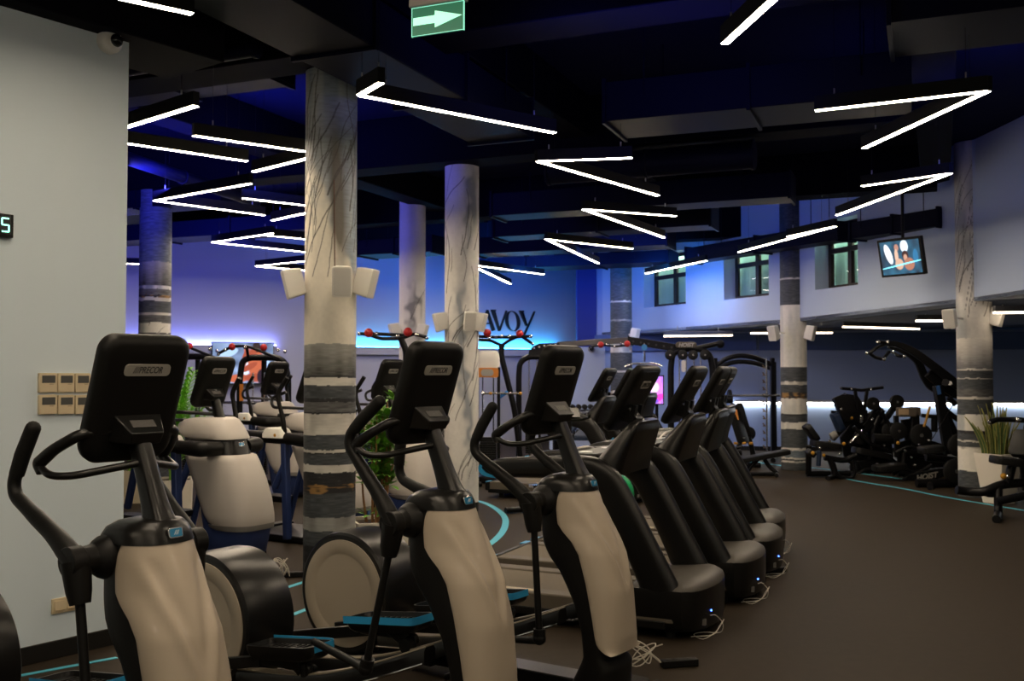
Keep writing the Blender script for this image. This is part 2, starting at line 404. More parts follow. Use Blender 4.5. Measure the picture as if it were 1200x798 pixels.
duct('ventilation_duct', (2.6, 6.9), (6.0, 5.5), .8, .3, 4.05, 'wide black duct above the large bright V light at upper right')
# rounded black drum of plaster at the head of column one is a beam end collar: built with the column
# ================================================================== PAINTED COLUMNS
def vnoise(rs, nz_, nt_, a, b_):
    g = rs.rand(a + 1, b_); g = np.concatenate([g, g[:, :1]], 1)
    zi = np.linspace(0, a - 1e-6, nz_); ti = np.linspace(0, b_ - 1e-6, nt_, endpoint=False)
    z0 = zi.astype(int); t0 = ti.astype(int); fz = zi - z0; ft = ti - t0; fz = fz * fz * (3 - 2 * fz); ft = ft * ft * (3 - 2 * ft)
    A = g[z0][:, t0]; B = g[z0][:, t0 + 1]; Cc = g[z0 + 1][:, t0]; D = g[z0 + 1][:, t0 + 1]
    return (A * (1 - ft) + B * ft) * (1 - fz)[:, None] + (Cc * (1 - ft) + D * ft) * fz[:, None]
COLS = {'h': (.3, .3, .3), 'w': (.74, .71, .64), 'g': (.22, .22, .205), 's': (.055, .062, .068), 'k': (.018, .018, .02), 'd': (.10, .10, .10), 'o': (.34, .19, .06), 'W': (.80, .77, .70), 'b': (.12, .15, .18), 'm': (.36, .36, .34)}
def column(label, px, Y, r, bands, z1=4.6, nt_=160, nz_=560, seed=1, zr=None, branch=60, smear=.6, base=.0, X=None, art=None):
    """bands: list of (z_top, z_bottom, key); above the bands the column is white with grey smears and thin branches"""
    X = (px - 600) / FP * Y if X is None else X
    rs = np.random.RandomState(seed); zs = np.linspace(0, z1, nz_); th = np.linspace(0, 2 * math.pi, nt_, endpoint=False)
    Z = np.repeat(zs[:, None], nt_, 1)
    N1 = vnoise(rs, nz_, nt_, int(z1 * 2.2), 5); N2 = vnoise(rs, nz_, nt_, int(z1 * 9), 18); N3 = vnoise(rs, nz_, nt_, int(z1 * 40), 60); N4 = vnoise(rs, nz_, nt_, int(z1 * 120), 24); N5 = vnoise(rs, nz_, nt_, int(z1 * 3), 24)
    col = np.zeros((nz_, nt_, 3)); W = np.array(COLS['W'])
    sm = np.clip((N1 * .6 + N5 * .4 - .42) * 3.2, 0, 1) * smear
    col[:] = W * (1 - .10 * N3[..., None])
    col = col * (1 - sm[..., None] * np.array([.70, .62, .55]))
    A_ = math.atan2(-Y, -X) - seed * .7; XF = np.sin(th - A_)[None, :] * np.ones((nz_, 1)); FR = (np.cos(th - A_) > 0)[None, :] * np.ones((nz_, 1))
    if art: col = art(col, XF, Z, FR, N1, N2, N3, N4, N5)
    if branch:
        lw = .0048
        for k in range(branch):
            t = rs.rand() * 2 * math.pi * r; z = (zr or (1.9, 3.6))[0] + rs.rand() * ((zr or (1.9, 3.6))[1] - (zr or (1.9, 3.6))[0]); ang = rs.choice([-1, 1]) * (1.1 + rs.rand() * .4); L = .25 + rs.rand() * .9; n = 14; w = lw * (.6 + rs.rand() * .9)
            for q in range(n):
                t2 = t + math.cos(ang) * L / n; z2 = z + math.sin(abs(ang)) * L / n * 1.0; ang += (rs.rand() - .5) * .35
                i0 = max(0, int((min(z, z2) - .02) / z1 * nz_)); i1 = min(nz_, int((max(z, z2) + .02) / z1 * nz_) + 2)
                if i1 > i0:
                    Tt = th * r; dz = zs[i0:i1, None] - z; per = 2 * math.pi * r
                    dt = (Tt[None, :] - t + per / 2) % per - per / 2
                    ex, ez = t2 - t, z2 - z; LL = ex * ex + ez * ez
                    u = np.clip((dt * ex + dz * ez) / LL, 0, 1); dist = np.hypot(dt - u * ex, dz - u * ez)
                    a = np.clip(1.4 - dist / w, 0, 1) * .95 * (1 - .35 * q / n)
                    col[i0:i1] = col[i0:i1] * (1 - a[..., None]) + np.array([.06, .055, .05]) * a[..., None]
                t, z = t2, z2
    Zw = Z + (N2 - .5) * .012 + (N3 - .5) * .005
    for zt, zb, key in bands:
        m = (Zw <= zt) & (Zw > zb); c = np.array(COLS[key])
        if key == 'g': cc = c * (1.5 - 1.2 * np.clip((zt - Zw) / (zt - zb), 0, 1))[..., None] + .10 * (N5 - .5)[..., None] + .08 * (N4 - .5)[..., None]
        elif key == 'h': k = np.clip((zt - Zw) / (zt - zb), 0, 1)[..., None]; cc = np.array(COLS['W']) * (1 - k) + np.array((.14, .14, .15)) * k - .10 * (N4 - .5)[..., None] - .1 * (N5 - .5)[..., None]
        elif key in 'wWm': cc = c * (1 - .45 * np.clip(N2 * 1.3 - .45, 0, 1) - .15 * N4)[..., None]
        elif key == 'o':
            k = np.clip((N2 + N4 - .9) * 3, 0, 1)[..., None]; cc = c * k + np.array(COLS['k']) * (1 - k)
        else: cc = c * (.6 + .9 * N4)[..., None] + .10 * np.clip(N3 * N4 - .5, 0, 1)[..., None]
        col[m] = np.clip(cc, .004, 1)[m]
    if base: col[Z <= base] = (.012, .012, .012)
    bm = MB(); verts = [(math.cos(a) * r, math.sin(a) * r, z) for z in zs for a in th]
    faces = [(i * nt_ + j, i * nt_ + (j + 1) % nt_, (i + 1) * nt_ + (j + 1) % nt_, (i + 1) * nt_ + j) for i in range(nz_ - 1) for j in range(nt_)]
    faces.append(tuple(range(nt_))[::-1]); faces.append(tuple((nz_ - 1) * nt_ + j for j in range(nt_)))
    me = bpy.data.meshes.new('painted_column'); me.from_pydata(verts, [], faces); me.polygons.foreach_set('use_smooth', [True] * len(faces))
    at_ = me.color_attributes.new('paint', 'FLOAT_COLOR', 'POINT'); full = np.ones((nz_ * nt_, 4)); full[:, :3] = col.reshape(-1, 3); at_.data.foreach_set('color', full.ravel())
    me.materials.append(PAINT); o = bpy.data.objects.new('painted_column', me); C.objects.link(o); o.location = (X, Y, 0)
    o.rotation_euler.z = seed * .7
    tag(o, label, 'column'); return o
def art1(col, XF, Z, FR, N1, N2, N3, N4, N5):
    base = np.array((.78, .73, .62)) * (1 - .08 * N3[..., None]); s_ = lambda v: 1 / (1 + np.exp(-v))
    zl = 3.36 - (XF + 1) / 2 * 1.05 + (N2 - .5) * .35                       # diagonal edge of the blue-grey wash
    w = s_((Z - zl) * 16) * (.82 + .5 * (N5 - .5)); w = np.clip(w, 0, .95)[..., None]
    col = base * (1 - w) + np.array((.20, .26, .33)) * (.8 + .5 * N4[..., None]) * w
    d = np.exp(-((XF - .22 - (3.1 - Z) * .22) / .30) ** 2) * s_((Z - 2.55) * 9) * s_((3.45 - Z) * 6) * np.clip(N5 * 1.8 + .05, 0, 1); d = np.clip(d * 1.4, 0, .92)[..., None]
    return col * (1 - d) + np.array((.10, .085, .065)) * d
def art3(col, XF, Z, FR, N1, N2, N3, N4, N5):
    base = np.array((.74, .72, .68)) * (1 - .08 * N3[..., None]); cx = .25 + .35 * np.sin(Z * 1.9 + .6) + (N2 - .5) * .5
    d = np.exp(-((XF - cx) / .26) ** 2) * np.clip(N1 * 1.7 - .2, 0, 1); d = np.clip(d, 0, .85)[..., None]
    return base * (1 - d) + np.array((.22, .25, .29)) * d
def art2(col, XF, Z, FR, N1, N2, N3, N4, N5):
    base = np.array((.74, .72, .68)) * (1 - .06 * N3[..., None]); d = np.exp(-((XF - .1 - (N2 - .5)) / .35) ** 2) * np.exp(-((Z - 2.55) / .32) ** 2) * 1.1 + .3 * np.exp(-((XF + .1) / .3) ** 2) * np.clip(N1, 0, 1) * (Z > 2.4)
    d = np.clip(d, 0, .85)[..., None]; return base * (1 - d) + np.array((.16, .16, .17)) * d
def zb(Y, ys): return [(EYE - (a - 435) / FP * Y, EYE - (c - 435) / FP * Y, k) for a, c, k in ys]
C1 = column('wide painted column nearest the camera, striped below and branch-marked above', 387, 8.06, .205, zb(7.86, [(403, 442, 'g'), (441, 443, 'k'), (443, 452, 'w'), (452, 467, 's'), (467, 471, 'k'), (471, 483, 'd'), (483, 485, 'k'), (485, 510, 'w'), (510, 527, 's'), (527, 530.5, 'w'), (530.5, 532, 'k'), (532, 545, 's'), (545, 554, 'w'), (554, 567, 'k'), (567, 578, 'o'), (578, 606, 's'), (606, 622, 'm'), (622, 640, 's'), (640, 660, 'k'), (660, 690, 's')]), seed=3, nt_=220, nz_=760, branch=60, zr=(2.35, 3.3), art=art1)
C2 = column('slim white column behind, grey smudge half way up, left of the taller marbled one', 483, 15.4, .20, [], seed=5, branch=4, art=art2, nz_=400, nt_=100)
C3 = column('white marbled column with dark branches and black foot beside the curved blue line', 541, 11.8, .20, [], seed=9, branch=70, zr=(.2, 3.2), art=art3, base=.1)
C4 = column('striped column at the far left beside the grey wall corner', 181, 13.4, .205, zb(13.2, [(60, 306, 'b'), (306, 334, 'g'), (338, 345, 'd'), (345, 348, 'o'), (348, 352, 'w'), (352, 366, 's'), (366, 369, 'w'), (369, 378, 'd'), (390, 420, 'd'), (420, 432, 'w'), (432, 700, 's')]), seed=11, branch=10, smear=.9, nz_=400, nt_=100)
C5 = column('dark striped column with white middle beside the far partition', 728, 19.6, .21, zb(19.4, [(200, 352, 's'), (352, 354, 'w'), (354, 374, 's'), (374, 376, 'm'), (376, 396, 's'), (396, 413, 'w'), (434, 436, 'w'), (413, 434, 's'), (436, 458, 's'), (458, 461, 'w'), (461, 468, 'o'), (468, 472, 'w'), (472, 484, 'd'), (484, 486, 'w'), (486, 600, 's')]), seed=13, branch=0, smear=.3, nz_=360, nt_=90)
C6 = column('banded black and white column beside the barbell machine', 930, 16.7, .212, zb(16.5, [(150, 325, 's'), (325, 327, 'w'), (327, 357, 's'), (430, 447, 's'), (447, 451, 'w'), (451, 460, 's'), (460, 467, 'o'), (485, 487, 'k'), (487, 495, 's'), (503, 525, 's'), (525, 528, 'w'), (528, 536, 'b'), (536, 538, 'w'), (538, 540, 's'), (540, 542, 'w'), (542, 600, 's')]), seed=15, branch=0, smear=.35, nz_=460, nt_=110)
C7 = column('banded column on the right behind the tall white planter', 1142, 13.1, .215, zb(12.9, [(396, 432, 'h'), (432, 434, 'w'), (434, 443, 's'), (443, 444, 'w'), (444, 456, 's'), (456, 465, 'd'), (465, 468, 'w'), (468, 486, 's'), (505, 508, 'k'), (508, 516, 's'), (516, 518, 'w'), (518, 524, 's'), (524, 526, 'w'), (552, 600, 's')]), seed=17, branch=50, zr=(2.3, 3.8), smear=.6, nz_=460, nt_=110)
# ================================================================== CEILING LIGHTS
LZ = 3.45
def zig(pts, label, z=LZ, w=.050, name='zigzag_ceiling_light'):
    P = [onz(px, py, z) for px, py in pts]; c = sum(P, Vector()) / len(P)
    t = thing(name, label, 'ceiling light', (c.x, c.y, z)); hb = MB(); db = MB()
    for i, (a, q) in enumerate(zip(P, P[1:])):
        a = a - c; q = q - c; d = (q - a).normalized(); zz = Vector((0, 0, .0575 + i * .0008))
        hb.bar(a + zz - d * (.01 if i else 0), q + zz + d * .0, w, .10); dz = Vector((0, 0, .001 + i * .0005)); db.bar(a + d * .004 + dz + Vector((0, 0, .0055)), q - d * .004 + dz + Vector((0, 0, .0055)), w * .84, .004)
        for f in (.12, .88):
            p = a + (q - a) * f; wr = MB().tube([p + Vector((0, 0, .08)), p + Vector((0, 0, 4.58 - z))], .0016, 5).build('suspension_wire', BLK, t); MB().tube([p + Vector((0, 0, .10)), p + Vector((0, 0, .15))], .006, 8).build('wire_grip', ALU, wr)
    hb.build('housing', LEDH, t, bevel=.002); db.build('diffuser', LEDE, t)
    return t
zig([(100, 165), (230, 125)], 'straight ceiling bar emerging above the camera side of the grey wall')
zig([(290, 190), (60, 156)], 'ceiling bar sloping down right just beyond the grey wall corner')
zig([(226, 160), (404, 185)], 'ceiling bar passing behind the top of the nearest striped column')
zig([(297, 202), (402, 176.5)], 'ceiling bar rising toward the left edge of the nearest column')
zig([(294, 216), (181, 236), (310, 253)], 'complete left-pointing V light in the blue-lit bay')
zig([(284, 233), (400, 246.5)], 'ceiling bar ending just right of the complete V light in the blue bay')
zig([(319, 259), (402, 241)], 'short visible ceiling bar rising behind the nearest column')
zig([(319.6, 274), (249, 284.6), (372, 297.5)], 'left-pointing V light second lowest in the blue bay')
zig([(313, 276.5), (400, 285)], 'ceiling bar starting above the second lowest V light of the blue bay')
zig([(400, 302), (300, 312.5), (400, 321)], 'lowest V light of the blue bay touching the nearest column')
zig([(110, 309), (182, 310)], 'small low ceiling bar in front of the far left striped column')
zig([(60, -18), (226, 18)], 'ceiling bar crossing the top left edge of the picture')
zig([(447, 98), (421, 113), (650, 157)], 'ceiling light with stubby end and long arm right of the nearest column')
zig([(741, 186), (630, 190), (771, 230)], 'topmost of the three V lights over the treadmills')
zig([(792, 254), (684, 246), (778, 279)], 'middle of the three V lights over the treadmills')
zig([(741, 292), (640, 281), (701, 309)], 'lowest of the three V lights over the treadmills')
zig([(637, 322), (550, 310.5), (598, 333)], 'far V light just right of the marbled column')
zig([(925, -16), (849, 53)], 'thick short bar light at the top edge of the picture')
zig([(955, 131), (1158, 108), (1012, 175)], 'large right-pointing V light at upper right')
zig([(1010, 219), (1114, 204), (981, 253)], 'right-pointing V light above the hanging television')
zig([(923, 278), (979, 266), (866, 296)], 'narrow V light in front of the banded column top')
zig([(757, 321), (828, 306)], 'short bar light in front of the leftmost high window')
# the same lights carry on behind and beside the camera
for k, P in enumerate([((-1.6, 2.6), (.1, 1.9)), ((1.0, 3.2), (2.7, 2.4)), ((-3.6, 1.0), (-2.0, .2)), ((-.4, .2), (1.2, -.6)), ((3.6, 5.0), (5.0, 4.0)), ((3.4, 1.6), (4.9, .6)), ((-2.9, -1.6), (-1.3, -2.4)), ((1.8, -1.8), (3.3, -2.6)), ((-1.9, 3.9), (-.6, 3.0))]):
    a = Vector((*P[0], LZ)); q = Vector((*P[1], LZ)); c = (a + q) / 2
    t = thing('zigzag_ceiling_light', 'straight ceiling bar over the floor behind the photographer', 'ceiling light', c, 0, 'ceiling bars behind the photographer')
    hb = MB().bar(a - c + Vector((0, 0, .045)), q - c + Vector((0, 0, .045)), .062, .075).build('housing', LEDH, t); MB().bar(a - c + Vector((0, 0, .0065)), q - c + Vector((0, 0, .0065)), .045, .004).build('diffuser', LEDE, t)
    for f in (.12, .88): p = a - c + (q - a) * f; MB().tube([p + Vector((0, 0, .08)), p + Vector((0, 0, 4.58 - LZ))], .002, 5).build('suspension_wire', BLK, t)
# slim lamps under the soffit
for k, (xa, ya, xb, yb, lab) in enumerate([(778, 394, 858, 393, 'slim lamp under the soffit above the cable machine sign'), (880, 390.5, 975, 390, 'slim lamp under the soffit crossing behind the banded column'), (988, 383, 1077, 385.5, 'slim lamp under the soffit above the big black lever machine'), (1074, 376, 1128, 376, 'slim lamp under the soffit left of the right column'), (1165, 366.5, 1215, 366, 'slim lamp under the soffit at the right edge')]):
    zz = 2.36; a = onz(xa, ya, zz); q = onz(xb, yb, zz); Y = (a.y + q.y) / 2
    Y = min(Y, 18.5); a = at(xa, ya, Y); q = at(xb, yb, Y); c = (a + q) / 2
    t = thing('soffit_lamp', lab, 'lamp', c, 0, 'slim lamps under the soffit'); MB().bar(a - c + Vector((0, 0, .05)), q - c + Vector((0, 0, .05)), .08, .075).build('housing', mat('grey_housing', (.1, .1, .11), .5), t); MB().bar(a - c, q - c, .07, .025).build('diffuser', LEDS, t)
    for f in (.2, .8): p = (a - c) * (1 - f) + (q - c) * f; MB().tube([p + Vector((0, 0, .08)), p + Vector((0, 0, max(.1, 2.46 - c.z)))], .008, 6).build('mounting_rod', ALU, t)
# ================================================================== WALL FITTINGS
wd3 = Vector((.6, .8, 0)); wn3 = Vector((.8, -.6, 0)); UP = Vector((0, 0, 1))
def wallthing(name, label, cat, px, py, off=0., group=None):
    p = onwall(px, py, off); t = thing(name, label, cat, p, 0, group); t.matrix_world = basis(p, wd3, UP, wn3); return t
k = 0
for row, (ya, yb) in enumerate(((437, 460), (462.5, 485.5))):
    for c_, (xa, xb_) in enumerate(((43.5, 65), (65.8, 85.2), (86, 104))):
        a = onwall(xa, (ya + yb) / 2); q = onwall(xb_, (ya + yb) / 2); w = (q - a).length - .004; cx = (xa + xb_) / 2
        t = wallthing('thermostat', f'{"upper" if row == 0 else "lower"} row, {["leftmost", "middle", "rightmost visible"][c_]} cream thermostat on the grey wall', 'thermostat', cx, (ya + yb) / 2, 0, 'cream thermostats on the grey wall')
        h = .110
        MB().plate(rrect(w, h, .006, 3), Matrix.Translation((0, 0, .011)), .022).build('body', CREAM, t, bevel=.002)
        MB().box((.002, .020, .0225), (w * .74, .042, .003)).build('display', LCD, t)
        f = MB(); f.box((.02, -.008, .0225), (.022, .005, .003)); f.build('button', CREAMD, t)
        MB().box((0, -.034, .0225), (w * .86, .030, .002)).build('flap', CREAM, t)
t = wallthing('double_wall_socket', 'cream double socket low on the grey wall behind the nearest elliptical', 'socket', 76, 708, 0)
MB().plate(rrect(.165, .085, .006, 3), Matrix.Translation((0, 0, .006)), .012).build('face_plate', CREAM, t, bevel=.002)
for s_ in (-1, 1):
    MB().plate(rrect(.062, .055, .004, 3), Matrix.Translation((s_ * .038, .002, .015)), .008).build('socket_cover', CREAM, t, bevel=.002)
    MB().box((s_ * .038, -.024, .021), (.045, .004, .006)).build('cover_tab', CREAMD, t)
# clock
cr = onwall(12.3, 266); W_ = .42
t = thing('digital_wall_clock', 'black digital clock with green digits cut by the left picture edge', 'clock'); c = cr - wd3 * (W_ / 2); t.matrix_world = basis(c, wd3, UP, wn3)
MB().box((0, 0, .018), (W_, .128, .036)).build('case', BLK, t, bevel=.004)
MB().box((0, .004, .0365), (W_ - .03, .105, .002)).build('face', BLKG, t)
DIG = mat('digit_glow', (.1, .3, .2), .5, emis=(.35, 1.0, .72), es=2.2)
def digit(cx, segs):
    b = MB(); w, h, s_ = .038, .072, .008
    S = {'a': ((0, h / 2), (w, s_)), 'g': ((0, 0), (w, s_)), 'd': ((0, -h / 2), (w, s_)), 'b': ((w / 2, h / 4), (s_, h / 2)), 'c': ((w / 2, -h / 4), (s_, h / 2)), 'f': ((-w / 2, h / 4), (s_, h / 2)), 'e': ((-w / 2, -h / 4), (s_, h / 2))}
    for q in segs: (x, y), (u, v) = S[q]; b.box((cx + x, y + .003, .039), (u, v, .003))
    b.build('digit', DIG, t)
digit(W_ / 2 - .047, 'afgcd')
# dome camera near the wall corner
p = onwall(125, 50); t = thing('security_camera', 'cream dome camera near the top of the grey wall corner', 'camera'); t.matrix_world = basis(p, wd3, UP, wn3)
MB().lathe([(.066, 0), (.072, .012), (.072, .05), (.060, .075), (.040, .085)], seg=32).build('housing', WHT, t)
MB().sphere((.012, 0, .078), .040, 20).build('dome_lens', BLKG, t)
MB().sphere((.038, .006, .105), .010, 10).build('lens', BLKG, t)
# exit sign
a = onz(483, 44, 3.08); q = a + Vector((.92, -.39, 0)).normalized() * .252; xd = (q - a).normalized(); nn = Vector((xd.y, -xd.x, 0))
t = thing('exit_sign', 'green hanging exit sign with a white arrow pointing right', 'exit sign'); c = (a + q) / 2; t.matrix_world = basis(c, xd, UP, nn)
MB().box((0, .064, 0), (.252, .128, .008)).build('panel', mat('exit_green', (.01, .12, .06), .35, emis=(.0, .30, .15), es=.28), t)
EM = mat('exit_arrow', (.5, .7, .6), .5, emis=(.42, 1.0, .72), es=1.0)
b = MB(); b.loft([[(x, y, z) for x, y in ((-.118, .048), (-.012, .048), (-.012, .028), (.118, .066), (-.012, .102), (-.012, .082), (-.118, .082))] for z in (.0045, .006)]); b.build('arrow', EM, t)
b = MB()
for (x, y, u, v) in ((0, .002, .252, .003), (0, .126, .252, .003), (-.125, .064, .003, .128), (.125, .064, .003, .128)): b.box((x, y, .0), (u, v, .010))
b.build('lit_edge', mat('edge_glow', (.3, .6, .5), .5, emis=(.3, 1, .7), es=.8), t)
MB().box((0, .157, -.004), (.268, .058, .045)).build('lamp_housing', mat('grey_sign_housing', (.30, .28, .26), .5), t, bevel=.004)
for s_ in (-1, 1): MB().tube([(s_ * .08, .186, 0), (s_ * .08, 1.5, 0)], .004, 6).build('hanging_rod', BLK, t)
# speakers on the columns
def speaker(px, py, Y, face, label, h=.24, w=.15, colx=None, colY=None, rot=0.):
    p = at(px, py, Y); t = thing('wall_speaker', label, 'speaker', p, 0, 'white speakers on the columns')
    f = Vector((math.sin(R(face)), -math.cos(R(face)), 0)); s_ = UP.cross(f); dn = (f - UP * .25).normalized(); u = f * .25 + UP; u.normalize(); u = (UP * 1 + f * .25).normalized(); x = u.cross(dn).normalized()
    M = basis((0, 0, 0), x, u, dn)
    b = MB(); rings = []
    for z, k in ((-.085, .55), (-.05, .75), (.02, .93), (.055, 1.0), (.062, .96)):
        rings.append([M @ Vector((xx * (k if k < 1 else 1), yy * (.7 + .3 * k), z)) for xx, yy in rrect(w, h, .02, 4)])
    b.loft(rings); b.build('cabinet', WHT, t)
    MB().plate(rrect(w * .86, h * .9, .015, 4), M @ Matrix.Translation((0, 0, .063)), .004).build('grille', mat('speaker_grille', (.62, .60, .55), .7, bump=.5, bscale=600), t)
    if colx is not None:
        q = Vector((colx, colY, p.z)) - p; q = q * max(0, (q.length - .2) / q.length)
        MB().tube([M @ Vector((0, 0, -.06)), q], .014, 8).build('wall_bracket', WHT, t)
    return t
X1, Y1 = -1.455, 8.06; X3, Y3 = -.59, 11.8; X2, Y2 = (483 - 600) / FP * 15.4, 15.4
speaker(401, 329, 7.62, 8, 'white speaker facing forward on the nearest striped column', .235, .15, X1, Y1)
speaker(343, 332, 7.95, -70, 'white speaker jutting left from the nearest striped column', .235, .15, X1, Y1)
speaker(429, 331, 7.98, 75, 'white speaker jutting right from the nearest striped column', .235, .15, X1, Y1)
speaker(550, 376, 11.45, 15, 'white speaker facing forward on the marbled column', .22, .14, X3, Y3)
speaker(516, 377, 11.7, -72, 'white speaker jutting left from the marbled column', .22, .14, X3, Y3)
speaker(562, 377, 11.7, 72, 'white speaker jutting right from the marbled column', .22, .14, X3, Y3)
speaker(462, 387, 15.2, -70, 'white speaker jutting left from the slim smudged column', .22, .14, X2, Y2)
speaker(495, 388, 15.2, 70, 'white speaker jutting right from the slim smudged column', .22, .14, X2, Y2)
speaker(907, 390, 16.45, -55, 'white speaker on the left of the banded column by the barbell machine', .25, .16, (930 - 600) / FP * 16.7, 16.7)
speaker(950, 390, 16.45, 55, 'white speaker on the right of the banded column by the barbell machine', .25, .16, (930 - 600) / FP * 16.7, 16.7)
speaker(1114, 373, 12.9, -50, 'white speaker on the left of the column by the planter', .25, .16, (1142 - 600) / FP * 13.1, 13.1)
speaker(1169, 371, 12.9, 50, 'white speaker on the right of the column by the planter', .25, .16, (1142 - 600) / FP * 13.1, 13.1)
speaker(744, 392, 19.3, 55, 'white speaker on the far dark striped column', .25, .16, (728 - 600) / FP * 19.6, 19.6)
# small black ceiling spot and camera
t = thing('ceiling_camera', 'small round camera on the far partition wall', 'camera', at(693, 409, 20.75)); MB().lathe([(.07, -.01), (.07, .05), (.05, .09)], axis='y', seg=20, rot=(math.pi, 0, 0)).build('housing', mat('grey_cam', (.25, .25, .27), .5), t); MB().sphere((.0, -.09, 0), .045, 14).build('lens', BLKG, t)
# pictures on screens
def blobs(w, h, bg, items, res=90):
    nx, ny = int(res * w / max(w, h)), int(res * h / max(w, h)); xs = np.linspace(0, 1, nx); ys = np.linspace(0, 1, ny)
    X, Y = np.meshgrid(xs, ys); col = np.zeros((ny, nx, 3)); rs = np.random.RandomState(4)
    n = vnoise(rs, ny, nx, 6, 8)[..., None]
    col[:] = np.array(bg[0]) * n + np.array(bg[1]) * (1 - n)
    for cx, cy, rx, ry, ro, c in items:
        a = R(ro); dx = (X - cx) * (w / h); dy = Y - cy; u = (dx * math.cos(a) + dy * math.sin(a)) / rx; v = (-dx * math.sin(a) + dy * math.cos(a)) / ry
        m = np.clip((1.12 - np.sqrt(u * u + v * v)) * 6, 0, 1)[..., None]; col = col * (1 - m) + np.array(c) * m
    return nx, ny, col
def screen_mesh(w, h, bg, items, name, parent, M, m=SCREEN, t_=.004):
    nx, ny, col = blobs(w, h, bg, items)
    vs = [(M @ Vector(((i / (nx - 1) - .5) * w, (j / (ny - 1) - .5) * h, 0))) for j in range(ny) for i in range(nx)]
    fs = [(j * nx + i, j * nx + i + 1, (j + 1) * nx + i + 1, (j + 1) * nx + i) for j in range(ny - 1) for i in range(nx - 1)]
    me = bpy.data.meshes.new(name); me.from_pydata(vs, [], fs); a = me.color_attributes.new('paint', 'FLOAT_COLOR', 'POINT'); f = np.ones((nx * ny, 4)); f[:, :3] = col.reshape(-1, 3); a.data.foreach_set('color', f.ravel())
    me.materials.append(m); o = bpy.data.objects.new(name, me); C.objects.link(o); o.parent = parent; return o
sk = (.42, .10, .045); sk2 = (.30, .06, .03)
a = onback(249, 425, .22); q = onback(320, 425, .22); c = (a + q) / 2; c.z = (onback(284, 402, .22).z + onback(284, 449, .22).z) / 2; tw = (q - a).length; thh = onback(284, 402, .22).z - onback(284, 449, .22).z
t = thing('television', 'wall television showing a muscular person on the rear wall at left', 'television'); bd3 = Vector((BD.x, BD.y, 0)); bn3 = Vector((BN.x, BN.y, 0)); t.matrix_world = basis(c, bd3, UP, bn3)
MB().box((0, 0, -.03), (tw + .03, thh + .03, .06)).build('case', BLK, t, bevel=.005)
MB().box((0, 0, -.14), (.3, .3, .16)).build('wall_mount', BLK, t)
screen_mesh(tw, thh, ((.28, .38, .6), (.02, .04, .1)), [(.25, .75, .25, .1, 20, (.35, .5, .7)), (.52, .35, .13, .32, -20, (.6, .7, .85)), (.90, .3, .10, .3, 0, (.35, .5, .8)), (.72, .45, .20, .42, 5, sk), (.62, .62, .1, .3, 25, sk), (.52, .58, .07, .28, -15, sk2), (.60, .40, .07, .22, -60, sk2), (.42, .12, .26, .10, 4, sk), (.68, .14, .24, .10, 0, sk2), (.72, .9, .10, .13, 0, (.02, .01, .01)), (.66, .76, .08, .10, 0, sk2), (.80, .16, .10, .18, 0, (.02, .01, .02)), (.85, .82, .05, .1, 0, (.03, .04, .08))], 'screen', t, Matrix.Translation((0, 0, .002)))
# hanging television
TL, TR, BR, BL = (1033, 285), (1071, 276), (1077, 320.5), (1041.5, 326.5)
nrm = Vector((-.80, -.58, -.22)).normalized(); u = (UP - nrm * UP.dot(nrm)).normalized(); x = u.cross(nrm).normalized(); c = at(1055.5, 301.5, 13.2)
t = thing('television', 'tilted television hanging from the ceiling beside the high window', 'television'); t.matrix_world = basis(c, x, u, nrm)
tw, thh = .64, .50
MB().box((0, 0, -.03), (tw, thh, .06)).box((0, 0, -.075), (tw * .7, thh * .7, .05)).build('case', BLK, t, bevel=.006)
w_ = (.8, .85, .9)
screen_mesh(tw - .07, thh - .06, ((.03, .12, .2), (.02, .03, .05)), [(.2, .62, .10, .30, 15, w_), (.62, .82, .12, .18, 0, (.7, .78, .85)), (.42, .8, .07, .10, 0, (.4, .2, .15)), (.40, .55, .06, .2, 0, (.6, .4, .3)), (.62, .55, .10, .14, 0, (.05, .02, .02)), (.62, .48, .06, .10, 0, (.5, .28, .2)), (.45, .3, .13, .16, 0, (.55, .35, .25)), (.70, .28, .16, .18, 0, (.35, .15, .10)), (.88, .5, .08, .2, 0, (.03, .15, .3)), (.5, .28, .75, .022, 8, (.25, .85, 1.0))], 'screen', t, Matrix.Translation((0, 0, .002)))
cw = t.matrix_world.inverted(); MB().tube([cw @ (c + Vector((0.05, .05, 0))), cw @ (c + Vector((.05, .05, .30))), cw @ (c + Vector((.05, .05, 1.7)))], .02, 10).build('ceiling_pole', BLK, t)
# lettering on the rear wall
LM = mat('dark_bronze_letter', (.05, .055, .045), .3, metal=.7)
word = thing('wall_lettering', 'large dark letters A V O Y on the blue rear wall', 'lettering', (0, 0, 0)); lc = onback(594, 376, .06); word.matrix_world = basis(lc, bd3, UP, bn3)
sL = (onback(622, 376, .06) - onback(566, 376, .06)).length
def stroke(b, p, q, w0, w1):
    p = Vector((*p, 0)); q = Vector((*q, 0)); d = (q - p).normalized(); n = Vector((-d.y, d.x, 0))
    r = [p + n * w0 / 2, p - n * w0 / 2, q - n * w1 / 2, q + n * w1 / 2]
    b.loft([[v + Vector((0, 0, -.025)) for v in r], [v + Vector((0, 0, .025)) for v in r]])
H_ = .46; x0 = -sL / 2; st = sL / 4.0
b = MB(); stroke(b, (x0 - .08, -H_ / 2), (x0 + .12, H_ / 2), .03, .04); stroke(b, (x0 + .11, H_ / 2), (x0 + .27, -H_ / 2), .05, .085); stroke(b, (x0 - .0, -.07), (x0 + .2, -.07), .03, .03); b.build('letter', LM, word)
